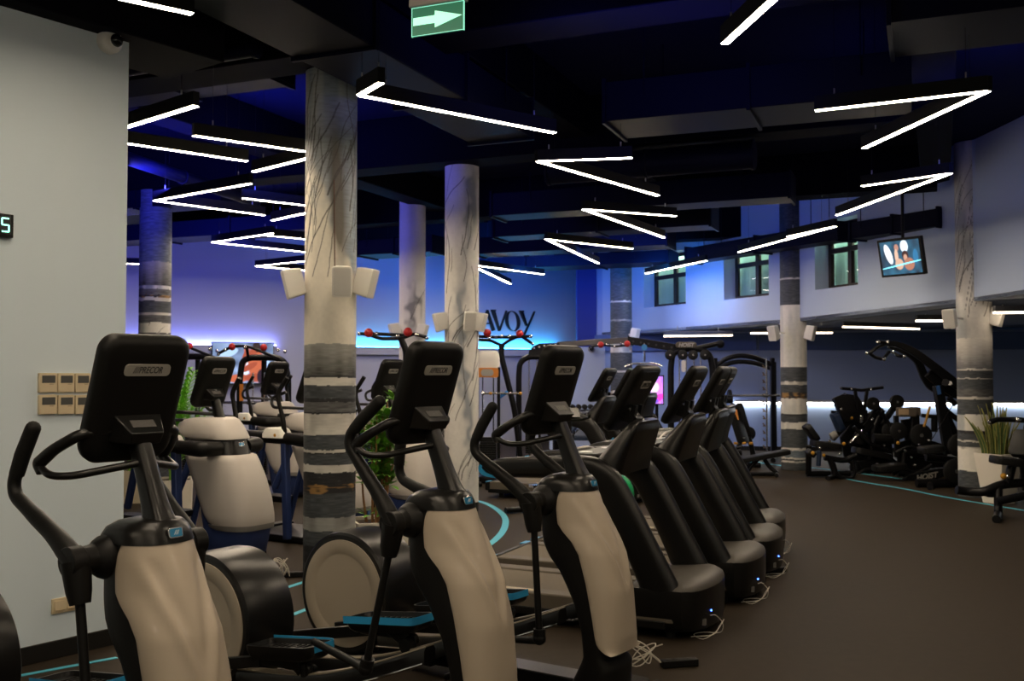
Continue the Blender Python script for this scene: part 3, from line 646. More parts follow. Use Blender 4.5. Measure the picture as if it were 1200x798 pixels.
b = MB(); stroke(b, (x0 + .26, H_ / 2), (x0 + .42, -H_ / 2), .085, .05); stroke(b, (x0 + .42, -H_ / 2), (x0 + .60, H_ / 2), .04, .03); stroke(b, (x0 + .21, H_ / 2), (x0 + .33, H_ / 2), .03, .03); b.build('letter', LM, word)
b = MB(); oc = x0 + .76; rings = []
for i in range(40):
    a = 2 * math.pi * i / 40; th_ = .022 + .035 * abs(math.cos(a)); ro = Vector((math.cos(a + .15) * .19, math.sin(a) * H_ / 2, 0)); ri = Vector((math.cos(a + .15) * (.19 - th_ * 1.3), math.sin(a) * (H_ / 2 - th_ * .5), 0)); o3 = Vector((oc, 0, 0))
    rings.append([o3 + ro + Vector((0, 0, -.025)), o3 + ri + Vector((0, 0, -.025)), o3 + ri + Vector((0, 0, .025)), o3 + ro + Vector((0, 0, .025))])
b.loft(rings, closed=True); b.build('letter', LM, word)
b = MB(); stroke(b, (x0 + .98, H_ / 2), (x0 + 1.12, -.10), .085, .05); stroke(b, (x0 + 1.33, H_ / 2), (x0 + 1.02, -H_ * .85), .03, .04); stroke(b, (x0 + .93, H_ / 2), (x0 + 1.05, H_ / 2), .03, .03); b.build('letter', LM, word)
# ================================================================== FLOOR TAPE
def tape(name, pts, w, label, z=.004):
    pts = [Vector((p[0], p[1], 0)) for p in pts]; L_, Rr = [], []
    for i, p in enumerate(pts):
        d = (pts[min(i + 1, len(pts) - 1)] - pts[max(i - 1, 0)]).normalized(); n = Vector((-d.y, d.x, 0)) * w / 2; L_.append(p + n); Rr.append(p - n)
    b = MB(); ol = L_ + Rr[::-1]
    for i in range(len(pts) - 1):
        q = [L_[i], L_[i + 1], Rr[i + 1], Rr[i]]; lo = [b.bm.verts.new((v.x, v.y, .0005)) for v in q]; hi = [b.bm.verts.new((v.x, v.y, z)) for v in q]
        b.bm.faces.new(hi); 
        for k in range(4): b.bm.faces.new((lo[k], lo[(k + 1) % 4], hi[(k + 1) % 4], hi[k]))
        b.bm.faces.new(lo[::-1])
    return tag(b.build(name, TAPE, solid=True, sharp=60), label, 'floor line')
def pf(*px): return [tuple(onz(x, y, 0))[:2] for x, y in px]
def smooth(pts, n=6):
    out = []; P = [Vector(p) for p in pts]; P = [2 * P[0] - P[1]] + P + [2 * P[-1] - P[-2]]
    for i in range(1, len(P) - 2):
        for k in range(n):
            t = k / n; a, b_, c, d = P[i - 1:i + 3]
            out.append(.5 * ((2 * b_) + (c - a) * t + (2 * a - 5 * b_ + 4 * c - d) * t * t + (3 * b_ - a - 3 * c + d) * t ** 3))
    out.append(P[-2]); return [tuple(p) for p in out]
tape('floor_tape', pf((-60, 812), (0, 796.5), (137, 771)), .035, 'pale blue line on the floor along the foot of the grey wall')
tape('floor_tape', [(-2.02, 6.85), (-1.75, 7.44), (-1.6, 7.78), (-1.04, 9.1), (-.95, 9.35)], .045, 'pale blue floor line passing behind the elliptical drums to the white planter')
tape('floor_tape', [(-1.7, 6.2), (-1.52, 6.6), (-1.25, 7.25)], .045, 'short pale blue floor line between the two elliptical drums')
tape('floor_tape', smooth([(-.62, 12.9), (-.37, 12.5), (-.2, 11.95), (-.09, 11.3), (-.07, 10.7), (-.12, 10.0), (-.26, 9.3), (-.5, 8.8)]), .07, 'curved blue floor line beside the marbled column foot')
tape('floor_tape', smooth(pf((860, 537), (945, 551), (1000, 563), (1060, 573), (1110, 583), (1210, 600))), .045, 'long pale blue floor line running under the leg machines on the right')
tape('floor_tape', smooth(pf((800, 532), (890, 543), (960, 549), (1040, 559), (1110, 568), (1210, 584))), .045, 'fainter second floor line behind the long one on the right')
# ================================================================== SHARED CARDIO CONSOLE
def console(parent, base, top, w, name='console', badge=(.185, .044), badge_h=.62, thick=.055, br=True):
    """plate whose mid line runs base->top in the machine's xz plane; +x is forward, the back face looks forward"""
    base = Vector(base); top = Vector(top); u = (top - base).normalized(); h = (top - base).length; n = Vector((0, 1, 0)).cross(u); n = n if n.x > 0 else -n
    n.normalize(); M = basis((base + top) / 2, Vector((0, 1, 0)), u, n)
    b = MB(); rings = []
    for z, k in ((-thick * .55, .93), (-thick * .5, .985), (-thick * .35, 1.0), (thick * .1, 1.0), (thick * .36, .95), (thick * .52, .84), (thick * .56, .6)):
        rings.append([M @ Vector((x, y, z)) for x, y in rrect(w * k, h * (1 - (1 - k) * .75), .055 * k + .004, 7, .075 * k)])
    b.loft(rings); c = b.build(name, BLK, parent, sharp=50)
    MB().plate(rrect(w * .84, h * .80, .02, 4), M @ Matrix.Translation((0, .012, -thick * .56)), .004).build('display', mat('dark_display', (.01, .014, .02), .12, emis=(.03, .12, .25), es=.25), c)
    by = h * (badge_h - .5) + h * .13
    Mb = M @ Matrix.Translation((0, by, thick * .56))
    MB().plate(rrect(badge[0], badge[1], badge[1] * .36, 5), Mb, .006).build('name_badge', BADGE, c, bevel=.001)
    text_obj('///PRECOR', badge[1] * .78, Mb @ Matrix.Translation((0, 0, .0034)), 'badge_lettering', DARKTXT, c, shear=.25, ext=.0006, bold=.0002, sx=.74)
    MB().sphere(tuple(M @ Vector((.035, -h * .12, thick * .56))), .0035, 8).build('power_light', GLED, c)
    if br: # wedge-shaped mount behind the plate
        b = MB(); r0 = [M @ Vector((x, y, thick * .45)) for x, y in ((-.095, -h * .10), (.095, -h * .10), (.095, -h * .32), (-.095, -h * .32))]; r1 = [M @ Vector((x, y, thick * .45 + .085)) for x, y in ((-.066, -h * .19), (.066, -h * .19), (.058, -h * .275), (-.058, -h * .275))]
        b.loft([r0, r1]); b.build('mount_cover', CHAR, c, bevel=.004)
        MB().plate(rrect(.085, .014, .002, 2), M @ Matrix.Translation((0, -h * .292, thick * .45 + .045)) @ Matrix.Rotation(R(38), 4, 'X'), .003).build('mount_label', ALU, c)
        MB().plate(rrect(.095, .034, .002, 2), M @ Matrix.Translation((0, -h * .145, thick * .45 + .046)) @ Matrix.Rotation(R(-64), 4, 'X'), .001).build('rating_plate', mat('rating_print', (.10, .095, .09), .4, bump=1.2, bscale=420), c)
    return c
def badge_small(parent, o, u, n, w=.058, h=.036):
    u = Vector(u).normalized(); n = Vector(n).normalized(); M = basis(o, u.cross(n), u, n)
    a = MB().plate(rrect(w, h, .008, 4), M, .006).build('badge', CHROME, parent, bevel=.001)
    MB().plate(rrect(w * .84, h * .78, .006, 4), M @ Matrix.Translation((0, 0, .0035)), .002).build('badge_face', BLUEB, a)
    text_obj('///', h * .6, M @ Matrix.Translation((0, 0, .005)), 'badge_mark', WHT, a, shear=.3, ext=.0004)
# ================================================================== ELLIPTICAL TRAINER
def lerp(tab, z):
    tab = sorted(tab)
    if z <= tab[0][0]: return tab[0][1]
    for (a, u), (c, v) in zip(tab, tab[1:]):
        if z <= c: return u + (v - u) * (z - a) / (c - a)
    return tab[-1][1]
FRONT = [(.24, 1.735), (.35, 1.748), (.57, 1.738), (.74, 1.695), (.90, 1.622), (1.01, 1.565), (1.06, 1.535)]
EDGE = [(.285, 1.722), (.292, 1.695), (.305, 1.672), (.33, 1.654), (.37, 1.644), (.40, 1.64), (.46, 1.63), (.61, 1.60), (.74, 1.562), (.80, 1.52), (.84, 1.475), (.88, 1.44), (.95, 1.428), (1.00, 1.432), (1.06, 1.45)]
BACK = [(.10, 1.46), (.25, 1.545), (.38, 1.53), (.50, 1.49), (.64, 1.41), (.72, 1.335), (.78, 1.305), (.92, 1.295), (1.03, 1.29), (1.08, 1.31), (1.11, 1.35)]
HALF = [(.10, .135), (.30, .142), (.60, .15), (.85, .15), (1.0, .135), (1.06, .122), (1.11, .10)]
def make_elliptical(label):
    t = thing('elliptical_trainer', label, 'elliptical', (0, 0, 0), 0)
    # silver cowl: closed shell between the edge line and the nose, bulging forward
    b = MB(); rings = []; N = 48
    for i in range(56):
        z = .285 + (1.040 - .285) * (i / 55) ** 1.2; xe = lerp(EDGE, z); xf = lerp(FRONT, z); w = lerp(HALF, z) + .006
        ex = 2.0 if z > .8 else 2.0 + (.8 - z) * 1.6
        ring = []
        for k in range(N + 1):
            a = math.pi * k / N; s_ = -math.cos(a); c_ = math.sin(a)
            yy = math.copysign(abs(s_) ** (2 / ex), s_) * w; xx = xe + (xf - xe) * (abs(c_) ** (2 / ex))
            g = (abs(yy) / w)  # Y-shaped crease: shoulders scooped next to a central keel, fading downwards
            gr = .22 + (z - .62) / .36 * .62; fd = min(1, max(0, (z - .50) / .16)) * min(1, max(0, (1.0 - z) / .05)); xx += fd * (.013 * math.exp(-((g - gr) / .11) ** 2) - .010 * math.exp(-((g - gr + .26) / .14) ** 2) * (g < gr))
            ring.append((xx, yy, z))
        for k in range(N, -1, -1):
            x_, y_, z_ = ring[k]; ring.append((max(xe - .012, min(x_ - .02, xe + (x_ - xe) * .8)), y_ * .93, z_))
        rings.append(ring)
    b.loft(rings); b.build('front_cowl', SIL, t, sharp=50)
    # black tower frame
    b = MB(); rings = []
    for i in range(30):
        z = .09 + (1.035 - .09) * i / 29; xb = lerp(BACK, z); xf = lerp(FRONT, max(z, .25)) - .055; w = lerp(HALF, z)
        if z < .25: xf = 1.72
        ring = []
        for k in range(28):
            a = 2 * math.pi * k / 28; c_, s_ = math.cos(a), math.sin(a); ex = 3.2
            ring.append(((xf + xb) / 2 + math.copysign(abs(c_) ** (2 / ex), c_) * (xf - xb) / 2, math.copysign(abs(s_) ** (2 / ex), s_) * w, z))
        rings.append(ring)
    b.loft(rings); b.build('tower_frame', BLK, t, sharp=60)
    b = MB(); rings = []
    for z, x0_, x1_, w, xm in ((1.034, 1.287, 1.556, .137, 1.435), (1.06, 1.29, 1.550, .134, 1.43), (1.085, 1.30, 1.540, .122, 1.43), (1.105, 1.33, 1.528, .098, 1.43), (1.115, 1.37, 1.51, .06, 1.43)):
        ring = [(xm + (x1_ - xm) * math.sin(math.pi * k / 20), -math.cos(math.pi * k / 20) * w, z) for k in range(21)]
        q = min(.05, (xm - x0_) * .8); ring += [(x0_ + q - q * math.sin(a), (w - q) + q * math.cos(a), z) for a in (0, R(30), R(60), R(90))] + [(x0_ + q - q * math.sin(a), -(w - q) - q * math.cos(a), z) for a in (R(90), R(60), R(30), 0)]
        rings.append(ring)
    b.loft(rings); b.build('tower_cap', CHAR, t)
    badge_small(t, (1.552, 0, 1.070), (-.25, 0, 1), (1, 0, .12))
    for s_ in (-1, 1): b = MB(); b.sphere((1.345, s_ * .118, .985), .078, 24, (1, .95, 1)); b.build('shoulder', BLK, t)
    # post
    b = MB(); rings = []
    for f in [i / 10 for i in range(11)]:
        cx = 1.465 + (1.315 - 1.465) * f; z = 1.09 + (1.44 - 1.09) * f; L_ = .040 - .009 * f + .012 * (1 - f) ** 7; wy = .036 - .006 * f + .010 * (1 - f) ** 7
        rings.append([(cx + x, y, z + x * .35) for x, y in rrect(2 * L_, 2 * wy, min(L_, wy) * .6, 4)])
    b.loft(rings); b.build('console_post', CHAR, t)
    console(t, (1.245, 0, 1.30), (1.395, 0, 1.745), .355)
    # fixed heart-rate handles
    b = MB()
    for s_ in (-1, 1):
        b.tube([(1.38, s_ * .02, 1.30), (1.27, s_ * .21, 1.262), (1.20, s_ * .25, 1.262), (1.14, s_ * .25, 1.292)], .0135, 12, fr=.04)
    b.build('fixed_handlebar', CHAR, t)
    for s_ in (-1, 1):
        MB().tube([(1.150, s_ * .25, 1.272), (1.130, s_ * .25, 1.30), (1.20, s_ * .235, 1.352), (1.285, s_ * .19, 1.405), (1.30, s_ * .08, 1.41)], [.017, .024, .021, .020, .018], 12, fr=.03).build('pulse_grip', CHAR if s_ else GREYG, t)
    # moving arms: hub, curved upper arm with grip, lower link
    for s_, th_ in ((-1, 0), (1, 0)):
        a = MB(); y = s_ * .235
        a.tube([(0, s_ * .02, 0), (0, s_ * .075, 0)], .052, 20)
        a.tube([(0, s_ * -.10, 0), (0, s_ * -.05, 0), (0, s_ * .0, 0), (0, s_ * .02, 0)], [.062, .055, .047, .048], 20)
        o = a.build('hub', BLK, t, bevel=.004); o.location = (1.34, s_ * .195, .985)
        a = MB(); a.tube([(.01, 0, -.01), (-.10, 0, .075), (-.25, s_ * .01, .17), (-.325, s_ * .02, .225), (-.335, s_ * .02, .27), (-.315, s_ * .015, .32)], [.040, .031, .026, .024, .023, .023], 14, fr=.06)
        ar = a.build('swing_arm', BLK, t); ar.location = (1.34, y, .985)
        a = MB(); a.tube([(-.322, s_ * .015, .30), (-.29, s_ * .01, .365), (-.235, 0, .455)], [.0265, .028, .027], 14).sphere((-.234, 0, .456), .027, 14); g = a.build('grip', HGRIP, ar)
        a = MB(); a.tube([(0, 0, 0), (.012, 0, -.10), (.018, 0, -.14)], [.05, .042, .034], 16); a.tube([(.016, 0, -.13), (.045, 0, -.62)], .0165, 12); a.build('lower_link', BLK, ar)
        a = MB(); a.sphere((.046, 0, -.645), .033, 14); a.tube([(.046, 0, -.60), (.046, 0, -.66)], .03, 14); a.tube([(.046, 0, -.65), (-.03, s_ * -.03, -.672), (-.30, s_ * -.03, -.70)], [.024, .019, .016], 12); a.build('link_joint', BLK, ar)
    # foot pedals with blue inner trim, pedal arms
    for s_ in (-1, 1):
        p = MB(); y = s_ * .155; rings = []
        for z, k in ((-.045, .80), (-.03, .93), (.0, 1.0), (.022, 1.0)): rings.append([(x * k, yy * k, z) for x, yy in rrect(.44, .185, .05, 5)])
        rings.append([(x, yy, .022) for x, yy in rrect(.42, .165, .042, 5)]); rings.append([(x, yy, .0) for x, yy in rrect(.41, .155, .04, 5)])
        p.loft(rings); pd = p.build('foot_pedal', CHAR, t); pd.location = (.84, y, .40)
        a = MB()
        for q in range(7): a.box((-.12 + q * .035, 0, .004), (.008, .11, .006))
        a.build('tread_ribs', RUB, pd)
        pts = [(-.21, -s_ * .093, .024), (.17, -s_ * .095, .020), (.212, -s_ * .085, .018), (.224, -s_ * .05, .018), (.224, s_ * .055, .018)]
        a = MB(); P = fillet(pts, .03); a.loft([[p_ + Vector((0, 0, -.024)), p_ + Vector((0, 0, .010)), p_ * .985 + Vector((0, 0, .010)), p_ * .985 + Vector((0, 0, -.024))] for p_ in P]); a.build('pedal_trim', BLUET, pd)
        a = MB(); a.bar((-.82, s_ * .045, -.11), (-.15, s_ * .045, -.055), .034, .055); a.bar((-.2, s_ * .03, -.05), (.1, s_ * .02, -.07), .05, .04); a.tube([(.12, s_ * .03, -.09), (.12, s_ * .0, -.09)], .03, 14); a.bar((.10, s_ * .01, -.09), (.0, 0, -.02), .05, .07); a.build('pedal_arm', CHAR, pd, bevel=.005)
        a = MB(); a.tube([(.11, s_ * .01, -.11), (.11, -s_ * .035, -.11)], .034, 16).tube([(.11, s_ * .02, -.06), (.11, s_ * .02, -.12)], .02, 10); a.build('ramp_roller', RUB, pd)
    # rear drive drum
    dr = MB(); prof = []
    for y, r in ((-.150, .30), (-.152, .325), (-.142, .340), (-.10, .348), (.10, .348), (.142, .340), (.152, .325), (.150, .30)): prof.append((r, y))
    dr.lathe(prof, (0, 0, .365), 'y', 64); d = dr.build('drive_drum', CHAR, t)
    for s_ in (-1, 1):
        f = MB(); f.lathe([(.300, .146), (.300, .157), (.295, .1585), (.232, .159), (.226, .1545), (.215, .1535), (.01, .1535)] if s_ > 0 else [(.01, -.1535), (.215, -.1535), (.226, -.1545), (.232, -.159), (.295, -.1585), (.300, -.157), (.300, -.146)], (0, 0, .365), 'y', 64); f.build('drum_face', SILD, d)
    MB().box((.349, -.06, .20), (.004, .02, .02)).build('warning_sticker', ORG, d)
    # ramp rails
    for s_ in (-1, 1):
        a = MB(); P = [(.30, s_ * .155, .155), (.75, s_ * .155, .205), (1.10, s_ * .15, .30), (1.45, s_ * .13, .435)]; P = smooth(P, 5)
        a.loft([[Vector(p_) + Vector(q) for q in ((0, -.036, -.035), (0, .036, -.035), (0, .036, .02), (0, .026, .034), (0, -.026, .034), (0, -.036, .02))] for p_ in P]); rr = a.build('ramp_rail', CHAR, t)
        a = MB(); a.loft([[Vector(p_) + Vector(q) for q in ((0, -.028, .034), (0, .028, .034), (0, .028, .040), (0, -.028, .040))] for p_ in P]); a.build('rail_top', mat('rail_steel', (.36, .31, .24), .4, metal=.2), rr)
        a = MB(); a.tube([Vector(p_) + Vector((0, s_ * .045, -.03)) for p_ in P], .006, 8); a.build('rail_rod', CHROME, rr)
    b = MB(); b.bar((-.30, 0, .07), (1.5, 0, .09), .16, .07); b.box((-.28, 0, .045), (.10, .52, .06)); b.box((.15, 0, .16), (.16, .2, .2)); b.bar((.62, -.16, .10), (.62, .16, .10), .06, .08); b.build('base_frame', FRM, t, bevel=.008)
    b = MB(); rings = [[(1.62 + x * k, y * k, z) for x, y in rrect(.30, .50, .06, 5)] for z, k in ((.0, .92), (.012, .98), (.07, 1.0), (.10, .9))]; b.loft(rings); b.build('front_foot', BLK, t)
    for s_ in (-1, 1):
        MB().tube([(1.78, s_ * .20, .048), (1.78, s_ * .245, .048)], .047, 20).build('transport_wheel', RUB, t, bevel=.004)
        MB().tube([(-.28, s_ * .23, 0), (-.28, s_ * .23, .02)], .03, 14).build('levelling_foot', RUB, t)
    return t
def pose_elliptical(t, near):
    """near = swing angle of the user's right-hand arm; the left one swings the other way"""
    for o in kids(t):
        s_ = -1 if o.location.y < 0 else 1; a = near if s_ < 0 else -near
        if o.name.startswith('swing_arm'): o.rotation_euler.y = R(a)
        if o.name.startswith('foot_pedal'):
            x_ = .80 - a / 18 * .17; o.location.x = x_; o.location.z = .37 + (x_ - .72) * .33; o.rotation_euler.y = R(-7)
YE = R(-35)
e1 = make_elliptical('elliptical trainer nearest the camera, in front of the grey wall')
pose_elliptical(e1, -5); e1.location = (-2.42, 4.345, 0); e1.rotation_euler.z = YE
e2 = dup(e1, (-1.458, 5.194, 0), YE, 'middle elliptical trainer of the front three, right of the nearest column'); pose_elliptical(e2, 18)
e3 = dup(e1, (-.869, 5.859, 0), YE, 'elliptical trainer beside the treadmills with a coiled cable at its foot'); pose_elliptical(e3, 0)
for e in (e1, e2, e3): e['group'] = 'front row of elliptical trainers'
# ================================================================== TREADMILL
def make_treadmill(label):
    t = thing('treadmill', label, 'treadmill'); HW = .40
    # deck
    b = MB(); b.box((-.98, 0, .185), (1.74, .52, .02)); b.build('running_belt', BELT, t, bevel=.004)
    b = MB()
    for s_ in (-1, 1):
        b.prism([(-1.84, .10), (-.05, .10), (-.05, .205), (-1.80, .205), (-1.84, .19)], s_ * .265, s_ * .395)
    fr = b.build('side_rails', DECK, t, bevel=.01)
    b = MB(); b.prism([(-1.86, .06), (-.1, .06), (-.1, .115), (-1.86, .115)], -.40, .40); b.build('lower_frame', BLK, t, bevel=.01)
    b = MB(); b.prism([(-1.90, .09), (-1.83, .09), (-1.83, .205), (-1.88, .20), (-1.90, .17)], -.40, .40); rc = b.build('rear_cap', BLK, t, bevel=.012)
    for s_ in (-1, 1):
        MB().box((-1.875, s_ * .33, .198), (.05, .12, .012)).build('cap_trim', BLUET, rc, bevel=.003)
        MB().tube([(-1.7, s_ * .33, 0), (-1.7, s_ * .33, .07)], .03, 12).build('rear_foot', RUB, t)
        MB().tube([(-.1, s_ * .30, 0), (-.1, s_ * .30, .09)], .035, 12).build('front_foot', RUB, t)
    MB().box((-1.1, -.33, .2055), (.22, .05, .002)).build('rail_sticker', mat('cream_sticker', (.5, .42, .25), .5), fr)
    # motor hood, rounded nose
    def nose(scale, z): # outline in plan
        pts = []
        pts.append((-.36, -HW)); pts.append((.0, -HW)); 
        for k in range(11):
            a = R(-90 + 18 * k); pts.append((.01 + .120 * math.cos(a), HW * .97 * math.sin(a) * (1 if abs(math.sin(a)) < .99 else 1)))
        pts.append((.0, HW)); pts.append((-.36, HW)); return [(x * (1) - (1 - scale) * .06 * (x > 0), y * (scale), z) for x, y in pts]
    b = MB(); b.loft([nose(.90, .055), nose(.97, .085), nose(1.0, .16), nose(1.0, .27), nose(.985, .298)]); nb = b.build('motor_cover', CHAR, t, sharp=40)
    b = MB(); rings = []
    for q, (k, z) in enumerate(((.985, .296), (.95, .318), (.80, .345), (.45, .358))):
        rings.append([(-.10 + (x + .10) * (k + .015), y * k, z - .03 * max(0, -x / .36)) for x, y, _ in nose(1, 0)])
    b.loft(rings); b.build('motor_cover_top', mat('hood_grey', (.075, .066, .055), .45, bump=.1, bscale=300), t, sharp=50)
    b = MB(); b.box((.095, -.25, .10), (.03, .03, .035)); b.build('power_inlet', ALU, nb)
    MB().sphere((.119, -.16, .155), .0065, 8).build('indicator_lamp', BLED, nb)
    # arches: upright that bends back into the handrail
    for s_ in (-1, 1):
        lo = [(-.27, .27), (-.40, .56), (-.545, .85)]; 
        outer = [(-.005, .285), (-.17, .58), (-.325, .86), (-.42, 1.00), (-.52, 1.065), (-.65, 1.088), (-.90, 1.075), (-1.22, 1.05), (-1.36, 1.01)]
        inner = [(-.265, .275), (-.385, .54), (-.495, .75), (-.555, .85), (-.65, .915), (-.80, .935), (-1.0, .93), (-1.25, .925), (-1.355, .955)]
        b = MB(); rings = []
        def res(P, n=44):
            P = [Vector(p) for p in smooth(P, 6)]; L_ = [0]
            for a_, c_ in zip(P, P[1:]): L_.append(L_[-1] + (c_ - a_).length)
            out = []
            for i in range(n):
                d = L_[-1] * i / (n - 1); k = max(j for j in range(len(L_)) if L_[j] <= d + 1e-9); k = min(k, len(P) - 2); f = (d - L_[k]) / max(1e-6, L_[k + 1] - L_[k]); out.append(P[k].lerp(P[k + 1], min(1, f)))
            return out
        for i, (po, pi) in enumerate(zip(res(outer), res(inner))):
            m = (po + pi) / 2; h_ = (po - pi) / 2; wy = .052; f = i / 43
            if f > .93: k = math.sqrt(max(.02, 1 - ((f - .93) / .07) ** 2)); h_ = h_ * (.45 + .55 * k); wy *= (.4 + .6 * k)
            ring = []
            for q in range(20):
                a = 2 * math.pi * q / 20; ex = 2.7; c_, sn = math.cos(a), math.sin(a)
                u_ = math.copysign(abs(c_) ** (2 / ex), c_); v_ = math.copysign(abs(sn) ** (2 / ex), sn)
                pp = m + h_ * u_; ring.append((pp.x, s_ * (HW - .055) + v_ * wy, pp.y))
            rings.append(ring)
        b.loft(rings); ar = b.build('upright_arch', CHAR, t, sharp=60)
        a = MB(); P = [(-1.16, .93), (-1.25, .928), (-1.33, .938), (-1.37, .965), (-1.375, 1.0)]; P = smooth(P, 4)
        a.loft([[(x + dx, s_ * (HW - .055) + yy, z + dz) for yy, dx, dz in ((-.035, .01, .01), (.035, .01, .01), (.035, -.006, -.008), (-.035, -.006, -.008))] for x, z in P]); a.build('rail_trim', BLUET, ar)
    # raking front panel that carries the console
    b = MB(); rings = []
    for f in [i / 14 for i in range(15)]:
        ww = .345 - .10 * f ** 1.2 - (.05 * ((f - .85) / .15) ** 2 if f > .85 else 0); xr = -.60 + .24 * f ** 1.1; z = 1.0 + .305 * f + 0.0; tk = .135 * (1 - f) + .05
        if f > .9: tk *= .75
        rings.append([(xr + .5 * tk + x, y, z + x * -.35) for x, y in rrect(tk, 2 * ww, tk * .42, 4)])
    b.loft(rings); b.build('front_panel', CHAR, t, sharp=60)
    b = MB(); b.box((-.68, 0, 1.07), (.22, .60, .05)); tr = b.build('cup_tray', BLK, t, bevel=.015)
    for s_ in (-1, 1): MB().tube([(-.69, s_ * .2, 1.093), (-.69, s_ * .2, 1.10)], .045, 18).build('cup_ring', ALU, tr)
    b = MB(); b.tube([(-.80, -.34, 1.05), (-.80, -.1, 1.10), (-.80, .1, 1.10), (-.80, .34, 1.05)], .018, 12, fr=.05); b.build('cross_grip', GREYG, t)
    console(t, (-.555, 0, 1.235), (-.315, 0, 1.65), .46, badge=(.17, .055), badge_h=.62)
    b = MB(); b.bar((-.44, -.06, 1.20), (-.40, -.06, 1.40), .05, .03); b.bar((-.44, .06, 1.20), (-.40, .06, 1.40), .05, .03); b.build('console_neck', FRM, t)
    return t
def tread_at(t, px, py, phi):
    p = onz(px, py, .30); yaw = R(phi - 90); c_, s_ = math.cos(yaw), math.sin(yaw); t.location = (p.x - .40 * s_, p.y + .40 * c_, 0); t.rotation_euler.z = yaw
tm = make_treadmill('treadmill with uprights nearest the camera, beside the third front elliptical'); tread_at(tm, 798, 694, 64)
TG = 'treadmills in the near row'
tm['group'] = TG; NEAR = [tm]
for px, py, ph, lab in ((860, 659.7, 66, 'second treadmill in the near row, counted from the camera'), (889, 634.6, 68, 'third treadmill in the near row, counted from the camera'), (897, 613.8, 70, 'farthest treadmill of the near row, its nose beside the open floor')):
    t2 = dup(tm, (0, 0, 0), 0, lab, TG); tread_at(t2, px, py, ph); NEAR.append(t2)
for k, (x, y, ph, lab) in enumerate(((1.55, 12.6, 66, 'treadmill of the rear row with its blue-edged screen seen between near consoles'), (1.95, 13.55, 66, 'second treadmill of the rear row, mostly hidden behind near consoles'), (2.35, 14.5, 66, 'last treadmill of the rear row near the cable machine'))):
    t2 = dup(tm, (x, y, 0), R(ph - 90), lab, 'treadmills in the rear row')
b = MB(); b.sphere((0, 0, 0), .235, 32); g = b.build('exercise_ball', GREEN); g.location = (1.15, 11.45, .235); tag(g, 'green exercise ball seen between the uprights of the nearest treadmill', 'exercise ball')
